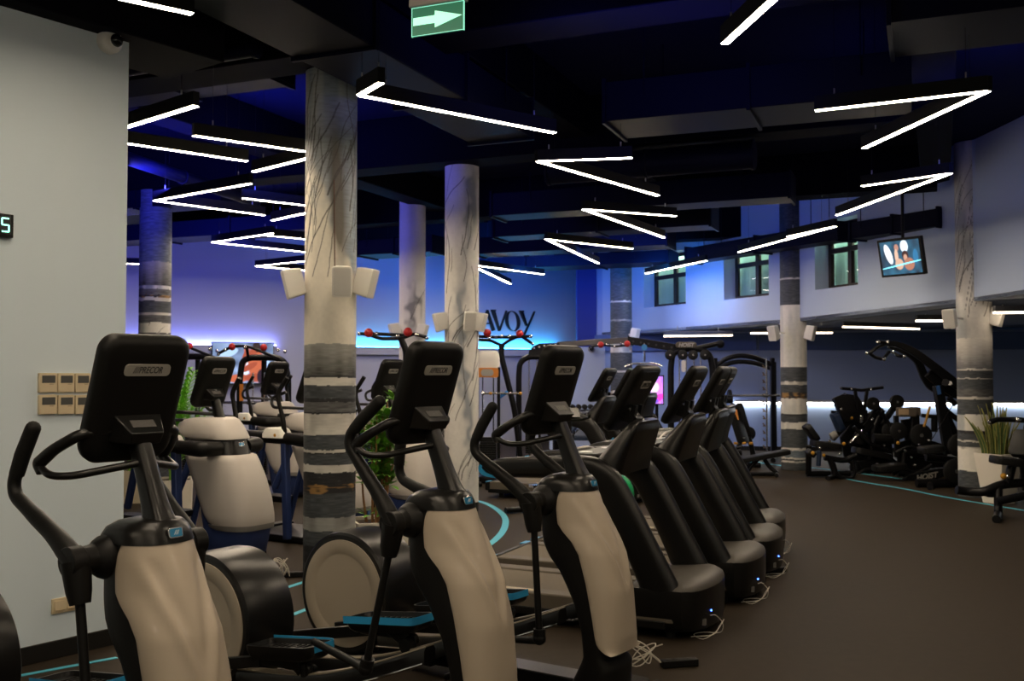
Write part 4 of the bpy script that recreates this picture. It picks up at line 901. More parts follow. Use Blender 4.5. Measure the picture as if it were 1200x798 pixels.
# ================================================================== ADAPTIVE MOTION TRAINER
def make_amt(label):
    t = thing('motion_trainer', label, 'cross trainer')
    def body(levels, name, m, ex=3.0):
        b = MB(); rings = []
        for z, xb, xf, w in levels:
            ring = []
            for k in range(32):
                a = 2 * math.pi * k / 32; c_, s_ = math.cos(a), math.sin(a)
                u_ = math.copysign(abs(c_) ** (2 / ex), c_); v_ = math.copysign(abs(s_) ** (2 / ex), s_)
                wx = w * (1 - .30 * max(0, u_) ** 2)
                ring.append(((xb + xf) / 2 + u_ * (xf - xb) / 2, v_ * wx, z))
            rings.append(ring)
        b.loft(rings); return b.build(name, m, t, sharp=55)
    body([(.03, -.27, .03, .20), (.10, -.30, .10, .22), (.28, -.34, .15, .225), (.40, -.37, .15, .225), (.60, -.42, .08, .20), (.80, -.50, .0, .18)], 'base_shell', BLUELIT, 5)
    body([(.335, -.20, .172, .235), (.36, -.27, .178, .245), (.42, -.32, .174, .25), (.55, -.39, .15, .248), (.72, -.48, .09, .240), (.86, -.56, .02, .228), (.905, -.585, -.01, .222), (.915, -.575, -.03, .205)], 'lower_cowl', SIL2, 5)
    body([(.30, -.20, .168, .232), (.325, -.26, .176, .242), (.345, -.27, .178, .246)], 'cowl_lip', mat('lip_grey', (.22, .21, .20), .45), 5)
    body([(.86, -.57, -.02, .20), (.98, -.62, -.075, .19), (1.10, -.66, -.12, .18)], 'collar', CHAR, 3.6)
    body([(1.045, -.50, -.085, .195), (1.06, -.62, -.088, .205), (1.10, -.69, -.11, .205), (1.155, -.70, -.15, .195), (1.205, -.66, -.19, .17), (1.225, -.50, -.23, .13)], 'upper_cowl', SIL2, 5)
    badge_small(t, (-.080, 0, 1.0), (-.3, 0, 1), (1, 0, .3), .06, .035)
    b = MB(); b.tube([(-.33, 0, 1.20), (-.42, 0, 1.45)], [.05, .036], 12); b.build('console_post', CHAR, t)
    console(t, (-.50, 0, 1.31), (-.33, 0, 1.74), .37, badge=(.16, .05))
    b = MB()
    for s_ in (-1, 1):
        b.tube([(-.38, s_ * .02, 1.25), (-.55, s_ * .20, 1.27), (-.74, s_ * .25, 1.27), (-.78, s_ * .22, 1.36), (-.62, s_ * .19, 1.42)], .016, 10, fr=.05); b.tube([(-.42, s_ * .03, 1.20), (-.7, s_ * .22, 1.20)], .014, 10)
    b.build('fixed_handlebar', CHAR, t)
    for s_ in (-1, 1):
        y = s_ * .33
        b = MB(); b.tube([(-.18, s_ * .15, .97), (-.20, y, .975), (-.34, y, .98), (-1.05, y, 1.0)], [.062, .066, .064, .056], 16, fr=.06); ar = b.build('pivot_arm', BLK, t)
        b = MB(); rings = [[(-.60 + x * k, y + yy * k, z) for x, yy in rrect(.25, .17, .03, 4)] for z, k in ((.99, 1.0), (1.03, 1.0), (1.075, .80), (1.085, .6))]; b.loft(rings); po = b.build('hub_cover', WHT, ar)
        MB().tube([(-.55, y - s_ * .084, 1.018), (-.55, y + s_ * .087, 1.018)], .016, 12).build('yellow_dot', YEL, po)
        b = MB(); b.tube([(-.50, y, .98), (-.50, y + s_ * .03, 1.18), (-.55, y + s_ * .04, 1.34), (-.56, y + s_ * .03, 1.42), (-.46, y + s_ * .02, 1.56)], [.026, .022, .02, .022, .022], 12, fr=.08); b.build('moving_handle', BLK, t)
        b = MB(); b.bar((-.50, y, .95), (-.46, y, .04), .06, .07, up=(0, 1, 0)); b.tube([(-.95, y, .98), (-1.18, s_ * .26, .42)], .034, 12); b.tube([(-.78, y, .95), (-.98, s_ * .26, .10)], .03, 12); b.build('link_leg', BLUELIT, t, bevel=.008)
        b = MB(); rings = [[(-1.12 + x * k, s_ * .20 + yy * k, z) for x, yy in rrect(.40, .17, .04, 4)] for z, k in ((.30, .85), (.33, 1), (.36, 1))]; b.loft(rings); b.build('foot_pedal', BLK, t)
    b = MB(); b.box((-.62, 0, .04), (1.10, .62, .06)); b.box((-1.05, 0, .05), (.12, .70, .08)); b.build('base_frame', FRM, t, bevel=.012)
    return t
am = make_amt('silver and blue-lit black motion trainer beyond the nearest elliptical, left of the tall column'); am['group'] = 'row of motion trainers'
def amt_at(t, x, y, phi): # x,y = front near lower corner of the shell
    yaw = R(phi - 90); c_, s_ = math.cos(yaw), math.sin(yaw); a, l = .10, -.20; t.location = (x - a * c_ + l * s_, y - a * s_ - l * c_, 0); t.rotation_euler.z = yaw
amt_at(am, -2.24, 8.30, 60)
AG = 'row of motion trainers'
for x, y, ph, lab in ((-1.56, 9.35, 60, 'motion trainer half hidden behind the tall striped column'), (-.98, 10.35, 60, 'motion trainer behind the second elliptical, beside the leafy plant'), (-1.0, 11.75, 60, 'motion trainer behind the second elliptical console, left of the marbled column'), (-2.75, 12.75, 60, 'farthest motion trainer, seen between the first trainer and the tall striped column')):
    t2 = dup(am, (0, 0, 0), 0, lab, AG); amt_at(t2, x, y, ph)
# ================================================================== PLANTS
def leaf_mesh(b, o, d, up, L, w, fold=.25, n=4, droop=.2):
    d = Vector(d).normalized(); s_ = d.cross(Vector(up)).normalized(); u_ = s_.cross(d); prev = None
    for i in range(n + 1):
        f = i / n; k = math.sin(math.pi * min(1, f * .9 + .08)) * w / 2; c = Vector(o) + d * L * f - Vector((0, 0, 1)) * droop * L * f * f
        row = [b.bm.verts.new(c - s_ * k + u_ * fold * k), b.bm.verts.new(c), b.bm.verts.new(c + s_ * k + u_ * fold * k)]
        if prev: b.bm.faces.new((prev[0], prev[1], row[1], row[0])); b.bm.faces.new((prev[1], prev[2], row[2], row[1]))
        prev = row
# bushy plant in the square white planter
p = Vector((-1.13, 8.55, 0)); t = thing('potted_plant', 'bushy green leafy plant in a square white planter beside the tall column', 'plant', p, R(20))
b = MB(); rings = [[(x, y, z) for x, y in rrect(w, w, .02, 3)] for z, w in ((0, .40), (.36, .44), (.37, .44), (.37, .40), (.33, .39))]; b.loft(rings); b.build('planter', POTW, t)
MB().box((0, 0, .335), (.39, .39, .02)).build('soil', SOIL, t)
b = MB(); rr = random.Random(3); tips = []
for k in range(11):
    x, y = rr.uniform(-.09, .09), rr.uniform(-.09, .09); h = rr.uniform(.75, 1.08); P = [(x, y, .34), (x * 1.2 + rr.uniform(-.03, .03), y * 1.2, .34 + h * .4), (x * 1.8 + rr.uniform(-.06, .06), y * 1.8 + rr.uniform(-.05, .05), .34 + h)]; P = smooth(P, 5); b.tube(P, [.013, .008, .004], 7); tips.append(P)
b.build('stems', STEM, t)
b = MB()
for P in tips:
    for q in range(9):
        f = .46 + .54 * q / 8 + rr.uniform(-.03, .03) if q else .12; i = min(len(P) - 1, int(f * (len(P) - 1))); o = Vector(P[i])
        for r_ in range(11 if q else 4):
            a = rr.uniform(0, 6.28); el = rr.uniform(.0, 1.2); d = Vector((math.cos(a) * math.cos(el), math.sin(a) * math.cos(el), math.sin(el))); leaf_mesh(b, o + d * rr.uniform(.0, .05), d, (0, 0, 1) if el < 1.1 else (1, 0, 0), rr.uniform(.07, .12), rr.uniform(.035, .05))
b.build('foliage', LEAF, t, solid=False)['kind'] = 'stuff'
# palm behind the first motion trainer
def palm(loc, label, H_=1.6, pot=POTC, seed=5, w0=.42, n=15):
    t = thing('potted_palm', label, 'plant', loc, .3); rr = random.Random(seed)
    b = MB(); rings = [[(x, y, z) for x, y in rrect(w, w, .02, 3)] for z, w in ((0, w0), (.39, w0 + .02), (.40, w0 + .02), (.40, w0 - .03), (.36, w0 - .04))]; b.loft(rings); b.build('planter', pot, t)
    MB().box((0, 0, .365), (w0 - .03, w0 - .03, .02)).build('soil', SOIL, t)
    s_ = MB(); l = MB()
    for k in range(n):
        a = k * 2.4; lean = rr.uniform(.15, .75); L = (H_ - .4) * rr.uniform(.85, 1.15); P = []
        for i in range(13):
            f = i / 12; rad = lean * L * (f ** 1.6) * .75; z = .37 + L * (f - .30 * lean * f ** 2.6); P.append(Vector((math.cos(a) * rad + .03 * math.cos(k), math.sin(a) * rad, z)))
        s_.tube(P, [.010, .006, .003], 6)
        for i in range(3, 13):
            d = (P[i] - P[i - 1]).normalized(); side = d.cross(UP).normalized()
            for q in (0, .5):
                o = P[i - 1].lerp(P[i], q)
                for sg in (-1, 1): leaf_mesh(l, o, side * sg * .8 + d * .7 + UP * .1, UP, .26 * math.sin(math.pi * (i / 14)) + .05, .026, droop=.35)
    s_.build('stalks', LEAFP, t); l.build('fronds', LEAFP, t, solid=False)['kind'] = 'stuff'
    return t
palm((-3.86, 11.5, 0), 'green palm in a white planter behind the first motion trainer', 1.62, POTW, w0=.42, n=24)
palm((-4.75, 12.6, 0), 'palm in a cream planter almost hidden by the grey wall corner', 1.2, POTC, 9, .5, 9)
# snake plant on the right
p = Vector(((1168 - 600) / FP * 12.45, 12.45, 0)); t = thing('snake_plant', 'tall spiky snake plant in a tapered white planter at the foot of the right column', 'plant', p, R(28))
b = MB(); rings = [[(x, y, z) for x, y in rrect(w, w, .012, 3)] for z, w in ((0, .26), (.60, .40), (.61, .40), (.61, .36), (.57, .355))]; b.loft(rings); b.build('planter', mat('white_planter_gloss', (.8, .75, .66), .3), t)
MB().box((0, 0, .575), (.34, .34, .02)).build('soil', SOIL, t)
rr = random.Random(8)
for k in range(38):
    x, y = rr.uniform(-.14, .14), rr.uniform(-.13, .13); h = rr.uniform(.32, .66); lx, ly = x * .9 + rr.uniform(-.05, .05), y * .9 + rr.uniform(-.05, .05); a0 = rr.uniform(0, 3.14); w = rr.uniform(.022, .036)
    bb, ee = MB(), MB(); R1, R2, R3 = [], [], []
    for i in range(9):
        f = i / 8; c = Vector((x + lx * f * f, y + ly * f * f, .57 + h * f)); k2 = w / 2 * (.75 + .5 * math.sin(math.pi * min(1, f * 1.1)) * .6) * (1 if f < .7 else max(.06, (1 - f) / .3)); a = a0 + f * .8; s2 = Vector((math.cos(a), math.sin(a), 0)); n2 = Vector((-math.sin(a), math.cos(a), 0)) * .0025
        R1.append([c - s2 * k2 + n2, c + s2 * k2 + n2, c + s2 * k2 - n2, c - s2 * k2 - n2])
        for S_, sg in ((R2, 1), (R3, -1)): S_.append([c + s2 * sg * k2 + n2 * 1.2, c + s2 * sg * (k2 + .0045) + n2 * 1.2, c + s2 * sg * (k2 + .0045) - n2 * 1.2, c + s2 * sg * k2 - n2 * 1.2])
    bb.loft(R1); l = bb.build('leaf', SNAKE, t); ee.loft(R2).loft(R3); ee.build('leaf_edge', SNAKEE, l)
# ================================================================== FLOOR CABLES AND POWER STRIPS
def cable(loc, label, seed, r=.16, n=3, m=CABLE, th=.0035, h=.08, ends=None):
    rr = random.Random(seed); P = []
    for k in range(n * 10):
        a = k / 10 * 2 * math.pi + rr.uniform(-.2, .2); q = r * (.7 + .3 * math.sin(k * .37 + seed)); P.append((math.cos(a) * q, math.sin(a) * q * .6, th + .003 + abs(math.sin(k * .45 + seed)) * h))
    if ends: P += ends
    b = MB(); b.tube(smooth(P, 3), th, 7); o = b.build('power_cable', m); o.location = loc; return tag(o, label, 'cable')
cable((*onz(744, 783, 0)[:2], 0), 'coiled pale cable at the foot of the third elliptical', 2, .16, 4, h=.13, ends=[(-.2, -.15, .01), (-.3, -.25, .01)])
cable((*onz(327, 678, 0)[:2], 0), 'bundle of pale cable in front of the silver motion trainer', 5, .09, 4, h=.15)
for tr_, lab in ((0, 'pale cable loop hanging from the nose of the nearest treadmill'), (1, 'pale cable loop hanging from the nose of the second treadmill'), (2, 'pale cable loop hanging from the nose of the third treadmill'), (3, 'pale cable loop hanging from the nose of the farthest near-row treadmill')):
    T_ = NEAR[tr_]; c_, s_ = math.cos(T_.rotation_euler.z), math.sin(T_.rotation_euler.z)
    P = [(.123, -.19, .13), (.155, -.19, .135), (.185, -.14, .08), (.16, -.10, .012), (.06, -.12, .006), (.02, -.20, .006), (.10, -.28, .006), (.17, -.24, .05), (.20, -.17, .11), (.165, -.15, .06), (.13, -.16, .008), (.02, -.26, .006)]
    b = MB(); b.tube(smooth([(x * c_ - y * s_, x * s_ + y * c_, z) for x, y, z in P], 4), .0028, 7); o = b.build('power_cable', CABLE); o.location = (T_.location.x, T_.location.y, 0); tag(o, lab, 'cable')
def strip(loc, rz, label, n=4):
    t = thing('power_strip', label, 'power strip', loc, rz); MB().box((0, 0, .022), (.07 * n, .055, .040)).build('body', BLK, t, bevel=.006)
    for k in range(n): MB().tube([((k - (n - 1) / 2) * .06, 0, .042), ((k - (n - 1) / 2) * .06, 0, .0435)], .019, 14).build('outlet', DARKTXT, t)
strip((*onz(796, 781, 0)[:2], 0), R(12), 'black power strip beside the coiled cable of the third elliptical', 3)
strip((*onz(352, 676, 0)[:2], 0), R(10), 'black power strip beside the cable bundle of the silver motion trainer')
strip((*onz(806, 740, 0)[:2], 0), R(30), 'black power strip under the nearest treadmill nose')
strip((*onz(868, 702, 0)[:2], 0), R(30), 'black power strip under the second treadmill nose')
strip((*onz(903, 671, 0)[:2], 0), R(15), 'black power strip under the third treadmill nose')
c_ = MB(); c_.tube([(-1.455 + .07, 8.06 - .207, 2.42), (-1.455 + .06, 8.06 - .207, 3.12)], .004, 6); tag(c_.build('speaker_cable', mat('brown_cable', (.08, .03, .02), .5)), 'thin dark cable running up the nearest column above its front speaker', 'cable')
# ================================================================== REAR GYM MACHINES
class Sk:
    """a machine whose origin stands on the floor under px0 at depth Y0; P() gives local points"""
    def __init__(s, name, label, cat, px0, Y0, group=None):
        s.o = Vector(((px0 - 600) / FP * Y0, Y0, 0)); s.Y = Y0; s.t = thing(name, label, cat, s.o, 0, group)
    def P(s, px, py, dy=0.): return at(px, py, s.Y + dy) - s.o
    def Z(s, px, z, dy=0.): Y = s.Y + dy; return Vector(((px - 600) / FP * Y, Y, z)) - s.o
    def tube(s, name, pts, r, m=FRM, fr=.08, seg=12): return MB().tube(pts, r, seg, fr=fr).build(name, m, s.t)
    def ball(s, name, p, r, m, parent=None): return MB().sphere(p, r, 12).build(name, m, parent or s.t)
def disc_plate(S, p, r, th=.05, m=IRON, axis='y', name='weight_plate', parent=None, spokes=True):
    b = MB(); prof = [(r * .16, -th / 2), (r * .9, -th / 2), (r, -th * .35), (r, th * .35), (r * .9, th / 2), (r * .78, th * .3), (r * .45, th * .3), (r * .35, th / 2), (r * .16, th / 2)]
    b.lathe(prof, p, axis, 28); o = b.build(name, m, parent or S.t)
    MB().lathe([(r * .17, -th * .62), (r * .17, th * .62)], p, axis, 14).build('hub', CHROME, o); return o
def pad(S, name, a, b_, w, th, m=PAD, up=(0, 0, 1)):
    a = Vector(a); b_ = Vector(b_); d = (b_ - a).normalized(); x = d.cross(Vector(up)); x = x.normalized() if x.length > .01 else Vector((0, 1, 0)); u = x.cross(d)
    M = basis((a + b_) / 2, d, x, u); L = (b_ - a).length; q = MB(); rings = []
    for z, k in ((-.5, .88), (-.4, .98), (.0, 1), (.4, .98), (.5, .86)): rings.append([M @ Vector((X * (1 - (1 - k) * .4), Y_ * k, z * th)) for X, Y_ in rrect(L, w, min(L, w) * .22, 4)])
    q.loft(rings); return q.build(name, m, S.t)
def weight_stack(S, px, z0, z1, w=.26, dy=0., n=14, cap=True):
    c = S.Z(px, 0, dy)
    for s_ in (-1, 1): MB().tube([c + Vector((s_ * w * .32, 0, z0)), c + Vector((s_ * w * .32, 0, z1))], .011, 8).build('guide_rod', CHROME, S.t)
    for k in range(n): MB().box(c + Vector((0, 0, z0 + .03 + k * .034)), (w, .12, .030)).build('stack_plate', IRON, S.t, bevel=.004)
def text_on(S, body, size, p, yaw=0., tilt=0., m=WHT, shear=.25, parent=None, name='lettering'):
    M = Matrix.Translation(Vector(p)) @ Matrix.Rotation(yaw, 4, 'Z') @ Matrix.Rotation(R(90), 4, 'X') @ Matrix.Rotation(tilt, 4, 'Z'); return text_obj(body, size, M, name, m, parent or S.t, shear=shear, ext=.002, bold=.004)
# ---- multi grip pull-up stations
def grips(S, bar, knobs, ends, r=.035):
    o = S.tube('grip_bar', bar, .021, FRM, fr=.10)
    for p in knobs: S.ball('red_grip', p, .052, REDK)
    for p in ends: S.ball('end_fitting', p, .026, CHROME)
def pull_frame(label, pxl, pxr, ytop, D, knobx, group='pull-up frames behind the motion trainers', archy=None):
    S = Sk('pull_up_station', label, 'gym machine', (pxl + pxr) / 2, D, group)
    a, b_ = S.P(pxl, ytop + 14), S.P(pxr, ytop + 14)
    S.tube('main_arch', [S.Z(pxl, .05), S.P(pxl, ytop + 25), S.P(pxl + 3, ytop + 4), S.P(pxl + 12, ytop, .0), S.P(pxr - 14, ytop), S.P(pxr - 4, ytop + 5), S.P(pxr, ytop + 25), S.Z(pxr, .05)], .045, FRM, fr=.12)
    cx = (pxl + pxr) / 2
    S.tube('centre_post', [S.Z(cx, .05, .25), S.P(cx, ytop + 2, .25)], .04); S.tube('top_tie', [S.P(cx, ytop + 2, .25), S.P(cx, ytop, 0)], .03)
    S.tube('base_rail', [S.Z(pxl, .04), S.Z(pxr, .04)], .04); S.tube('base_tie', [S.Z(cx, .04, 0), S.Z(cx, .04, .5)], .04)
    grips(S, [S.P(pxl - 26, ytop - 4, -.3), S.P(pxl - 10, ytop - 13, -.3), S.P(pxl + 8, ytop - 14, -.3), S.P(pxl + 28, ytop - 6, -.3), S.P(pxl + 48, ytop + 2, -.25)], [S.P(k, ytop - 13 + abs(k - pxl) * .04, -.3) for k in knobx], [S.P(pxl - 25, ytop - 4, -.3), S.P(pxl - 17, ytop - 9, -.3), S.P(pxl + 6, ytop - 12, -.35), S.P(pxr - 12, ytop - 9, -.3), S.P(pxr - 4, ytop - 7, -.3)])
    S.tube('hanger_arm', [S.P(pxl + 8, ytop - 13, -.3), S.P(pxl + 10, ytop, 0)], .022)
    weight_stack(S, cx - 6, .12, 1.6, .26, .12, 12)
    MB().bar(S.P(pxl + 2, 450, -.06), S.P(pxl + 2, 470, -.06), .055, .01, up=(0, 1, 0)).build('orange_sticker', ORG, S.t)
    return S
pull_frame('arched pull-up frame in front of the wall television', 281, 338, 419, 14.4, (272, 309))
pull_frame('arched pull-up frame left of the wall television', 206, 258, 418, 15.2, (222,))
S = Sk('barbell_rack', 'low rack with a chrome bar under the wall television', 'rack', 282, 16.2)
for px in (255, 309): S.tube('rack_leg', [S.Z(px, .0), S.Z(px, 1.15)], .035)
S.tube('chrome_bar', [S.Z(250, 1.12, -.05), S.Z(314, 1.12, -.05)], .02, CHROME, fr=0); S.tube('rack_rail', [S.Z(255, .5), S.Z(309, .5)], .03)
for px in (253, 311): disc_plate(S, S.Z(px, 1.12, -.05), .13, .05, axis='x', name='weight_plate')
def tbar(name, label, postpts, bars, knobs, ends, D, px0, group='pull-up bars with red grips', extra=None, r=.045):
    S = Sk(name, label, 'gym machine', px0, D, group)
    S.tube('main_post', postpts(S), r, FRM, fr=.15); S.tube('base_rail', [S.Z(px0 - 30, .04), S.Z(px0 + 45, .04)], .045); S.tube('base_tie', [S.Z(px0, .04), S.Z(px0, .04, .9)], .045)
    for b_ in bars: S.tube('grip_bar', [S.P(*p) for p in b_], .024, FRM, fr=.05)
    for p in knobs: S.ball('red_grip', S.P(*p), .062, REDK)
    for p in ends: S.ball('end_fitting', S.P(*p), .028, CHROME)
    return S
tbar('pull_up_bar', 'pull-up bar with two red grips crossing behind the second elliptical console', lambda S: [S.Z(476, .05), S.P(476, 410), S.P(470, 397)], [[(423, 391, -.2), (432, 392, -.2), (446, 397, 0), (470, 397, 0), (485, 391, 0), (499, 395, -.2)], [(436, 391, .1), (476, 393, .1)]], [(432, 390, -.2), (478, 389, -.1)], [(421, 391, -.2), (441, 391, -.2), (466, 394, -.1), (488, 392, -.2), (500, 396, -.2)], 13.6, 476)
S = tbar('pull_up_bar', 'pull-up bar on a slanted post in front of the wall lettering', lambda S: [S.Z(612, .05), S.P(603, 480), S.P(587, 415), S.P(588, 404)], [[(558, 394, -.1), (575, 395, 0), (598, 395, 0), (622, 394, -.2)], [(588, 405, 0), (598, 398, 0), (610, 393, -.1), (624, 403, -.2)], [(561, 398, .1), (575, 399, .1), (588, 405, 0)]], [(571, 390, -.1), (609, 391, -.1)], [(573, 396, -.1), (581, 395, -.1), (588, 394, -.1), (597, 394, -.1), (622, 394, -.2), (624, 403, -.2)], 15.6, 604)
pad(S, 'blue_pad', S.P(583, 467, -.2), S.P(595, 459, -.2), .16, .05, mat('bright_blue_vinyl', (.02, .16, .5), .5))
# ---- weight tower with white cap
S = Sk('weight_tower', 'weight machine with a white cap and orange dial beside the marbled column', 'gym machine', 572, 14.8)
a = MB(); rings = [[S.Z(572, z, 0) + Vector((x * k, y * k, 0)) for x, y in rrect(.34, .30, .07, 5)] for z, k in ((1.66, .98), (1.80, 1.0), (1.88, .92), (1.92, .7))]; a.loft(rings); a.build('white_cap', WHT, S.t)
a = MB(); a.plate(rrect(.30, .14, .03, 4), basis(S.Z(572, 1.60, -.16), Vector((1, 0, 0)), UP, Vector((0, -1, 0))), .02); a.build('orange_dial', ORG, S.t)
a = MB(); a.plate(rrect(.18, .10, .045, 5), basis(S.Z(571, 1.60, -.175), Vector((1, 0, 0)), UP, Vector((0, -1, 0))), .02); a.build('dial_face', BADGE, S.t)
for dx in (-12.5, 12.5): a = MB(); a.box(S.Z(572 + dx, .85), (.045, .26, 1.66)); a.build('side_panel', FRM, S.t, bevel=.01)
weight_stack(S, 572, .1, 1.7, .24, 0, 16); a = MB(); a.box(S.Z(572, .05), (.40, .5, .09)); a.build('base', FRM, S.t, bevel=.02)
for px in (575, 610): S.ball('yellow_knob', S.P(px, 461, -.25), .025, YEL)
S.tube('adjustment_rod', [S.P(566, 461, -.22), S.P(611, 461, -.22)], .014, CHROME, fr=0); S.ball('end_fitting', S.P(566, 461, -.25), .03, CHROME)
MB().bar(S.P(580, 432, -.16), S.P(580, 443, -.16), .045, .006, up=(0, 1, 0)).build('sticker', WHT, S.t)
# ---- cable station with cam, beam, sign and lat bar
S = Sk('cable_station', 'large cable station with a holed cam, long beam and oval sign', 'gym machine', 720, 17.1)
S.tube('rear_arch', [S.Z(608, .05), S.P(608, 440), S.P(609, 425), S.P(618, 418), S.P(640, 418), S.P(650, 425), S.P(652, 440), S.Z(652, .05)], .05, FRM, fr=.15)
for px in (620, 629): S.tube('guide_rod', [S.P(px, 420), S.Z(px, .2)], .012, CHROME, fr=0)
for k in range(14): MB().box(S.Z(624.5, .25 + .034 * k), (.26, .12, .030)).build('stack_plate', IRON, S.t, bevel=.004)
a = MB(); cam_ = [S.P(*p) for p in ((619, 417), (620, 411), (624, 406), (632, 402.5), (645, 402), (655, 402), (657, 405), (650, 408), (640, 413), (632, 418), (622, 419))]; a.loft([[p + Vector((0, -.04, 0)) for p in cam_], [p + Vector((0, .04, 0)) for p in cam_]]); cm = a.build('cam_plate', FRM, S.t, bevel=.004)
for px, py in ((626, 408), (632, 406.5), (638, 405), (645, 404.5), (651, 404)): MB().tube([S.P(px, py, -.06), S.P(px, py, .06)], .018, 10).build('cam_hole_bushing', CHROME, cm)
MB().bar(S.P(653, 404), S.P(738, 398.5), .07, .10).build('main_beam', mat('gunmetal', (.10, .095, .09), .35, metal=.6), S.t, bevel=.01)
MB().bar(S.P(735, 398.5), S.P(800, 409), .08, .13).build('holed_beam', FRM, S.t, bevel=.01)
for k in range(6): MB().tube([S.P(742 + k * 9, 400 + k * 1.4, -.05), S.P(742 + k * 9, 400 + k * 1.4, -.03)], .02, 10).build('pin_hole', DARKTXT, S.t)
for p in ((704, 404), (735, 403)): S.ball('red_grip', S.P(*p, -.15), .055, REDK)
for p in ((692, 407), (700, 404), (712, 404), (720, 406), (728, 403), (739, 405)): S.ball('end_fitting', S.P(*p, -.15), .025, CHROME)
S.tube('grip_bar', [S.P(690, 407, -.15), S.P(705, 404, -.15), S.P(722, 406, -.15), S.P(742, 404, -.15)], .018, FRM, fr=.03)
a = MB(); a.plate(rrect(.36, .10, .049, 6), basis(S.P(804, 404, -.12), Vector((1, 0, 0)), UP, Vector((0, -1, 0))), .03); sg = a.build('oval_sign', mat('sign_bronze', (.10, .085, .06), .4, metal=.3), S.t, bevel=.004)
text_on(S, 'HOIST', .09, S.P(804, 404.3, -.14), m=BADGE, parent=sg, name='sign_lettering')
S.tube('arm', [S.P(800, 410), S.P(822, 407), S.P(843, 402)], .045, FRM); S.ball('arm_end', S.P(844, 403), .075, FRM)
S.tube('front_arch', [S.Z(786, .05), S.P(786, 430), S.P(788, 414), S.P(800, 409), S.P(822, 409), S.P(832, 416), S.P(835, 430), S.Z(835, .05)], .055, FRM, fr=.2)
for px in (796, 804, 813, 821): S.tube('guide_rod', [S.P(px, 412, .05), S.Z(px, .2, .05)], .013, CHROME, fr=0)
for px in (800, 817):
    for k in range(14): MB().box(S.Z(px, .25 + .034 * k, .05), (.17, .12, .030)).build('stack_plate', IRON, S.t, bevel=.004)
for px in (785, 800, 812, 826): disc_plate(S, S.P(px, 416, -.08), .085, .04, name='pulley')
a = MB(); a.plate(rrect(.07, .20, .03, 4), basis(S.P(801, 429, -.16), Vector((1, 0, 0)), UP, Vector((0, -1, 0))), .01); a.build('white_label', WHT, S.t)
S.tube('lat_cable', [S.P(755, 402, -.1), S.P(755, 424, -.1)], .006, CHROME, fr=0); MB().tube([S.P(755, 407, -.13), S.P(755, 407, -.07)], .05, 14).build('blue_pulley', mat('blue_pulley', (.05, .25, .5), .4), S.t); MB().tube([S.P(755, 412, -.1), S.P(755, 424, -.1)], .022, 8).build('cable_shackle', CHROME, S.t)
S.tube('lat_bar', [S.P(732, 430, -.1), S.P(741, 426, -.1), S.P(768, 426, -.1), S.P(776, 429, -.1)], .016, CHROME, fr=.05)
S.tube('base_rail', [S.Z(600, .05), S.Z(846, .05)], .05)
# ---- pink screen, cabinet
S = Sk('display_screen', 'glowing pink and violet screen standing behind the treadmill consoles', 'screen', 768, 17.6)
a, q = S.P(762, 441), S.P(777, 473); t_ = S.t
MB().box((a + q) / 2 + Vector((0, .035, 0)), (abs(q.x - a.x) + .04, .06, abs(a.z - q.z) + .04)).build('case', BLK, t_, bevel=.005)
screen_mesh(abs(q.x - a.x), abs(a.z - q.z), ((.9, .25, .8), (.25, .15, .8)), [(.3, .6, .18, .2, 0, (1, .6, .9)), (.6, .2, .25, .12, 30, (.7, .05, .5)), (.2, .1, .2, .1, 0, (.2, .1, .8))], 'screen', t_, basis((a + q) / 2, Vector((1, 0, 0)), UP, Vector((0, -1, 0))))
S.tube('stand_pole', [S.Z(769.5, .02, .04), S.P(769.5, 460, .04)], .03); MB().box(S.Z(769.5, .02, .04), (.5, .4, .04)).build('stand_base', BLK, t_, bevel=.01)
S = Sk('storage_cabinet', 'dark upright cabinet against the far partition', 'cabinet', 710, 20.3)
MB().box(S.Z(704.5, .62), (.15, .3, 1.24)).build('grey_side', mat('cabinet_grey', (.12, .12, .14), .5), S.t, bevel=.01); MB().box(S.Z(713, .60), (.17, .34, 1.2)).build('black_body', BLK, S.t, bevel=.01); MB().tube([S.Z(709.5, .7, -.19), S.Z(709.5, .85, -.19)], .01, 6).build('handle', CHROME, S.t)
# ---- dumbbell rack and dumbbells
S = Sk('dumbbell_rack', 'two-tier dumbbell rack behind the third elliptical', 'rack', 678, 17.6)
for px in (649.5, 706.5): a = MB(); a.bar(S.Z(px, 0, -.2), S.Z(px, 1.05, .15), .06, .05); a.bar(S.Z(px, .03, -.25), S.Z(px, .03, .35), .06, .06); a.build('side_frame', FRM, S.t, bevel=.006)
for z, dy in ((.98, .1), (.55, -.05)): a = MB(); a.bar(S.Z(650, z - .05, dy), S.Z(706, z - .05, dy), .22, .03); a.build('shelf', FRM, S.t, bevel=.004)
DB = thing('dumbbell', 'dark round-headed dumbbell on the two-tier rack', 'dumbbell', (0, 0, 0)); a = MB(); a.tube([(0, -.07, 0), (0, .07, 0)], .014, 10); a.build('handle', CHROME, DB)
for s_ in (-1, 1): MB().lathe([(.02, s_ * .055), (.041, s_ * .06), (.045, s_ * .075), (.045, s_ * .115), (.040, s_ * .125), (.02, s_ * .126)], axis='y', seg=20).build('head', IRON, DB)
first = True
for z, dy in ((.98, .1), (.55, -.05)):
    for k in range(7):
        loc = S.o + S.Z(657 + k * 7, z + .0145, dy)
        if first: DB.location = loc; DB['group'] = 'dumbbells on the rack'; first = False
        else: dup(DB, loc, 0, None, 'dumbbells on the rack')
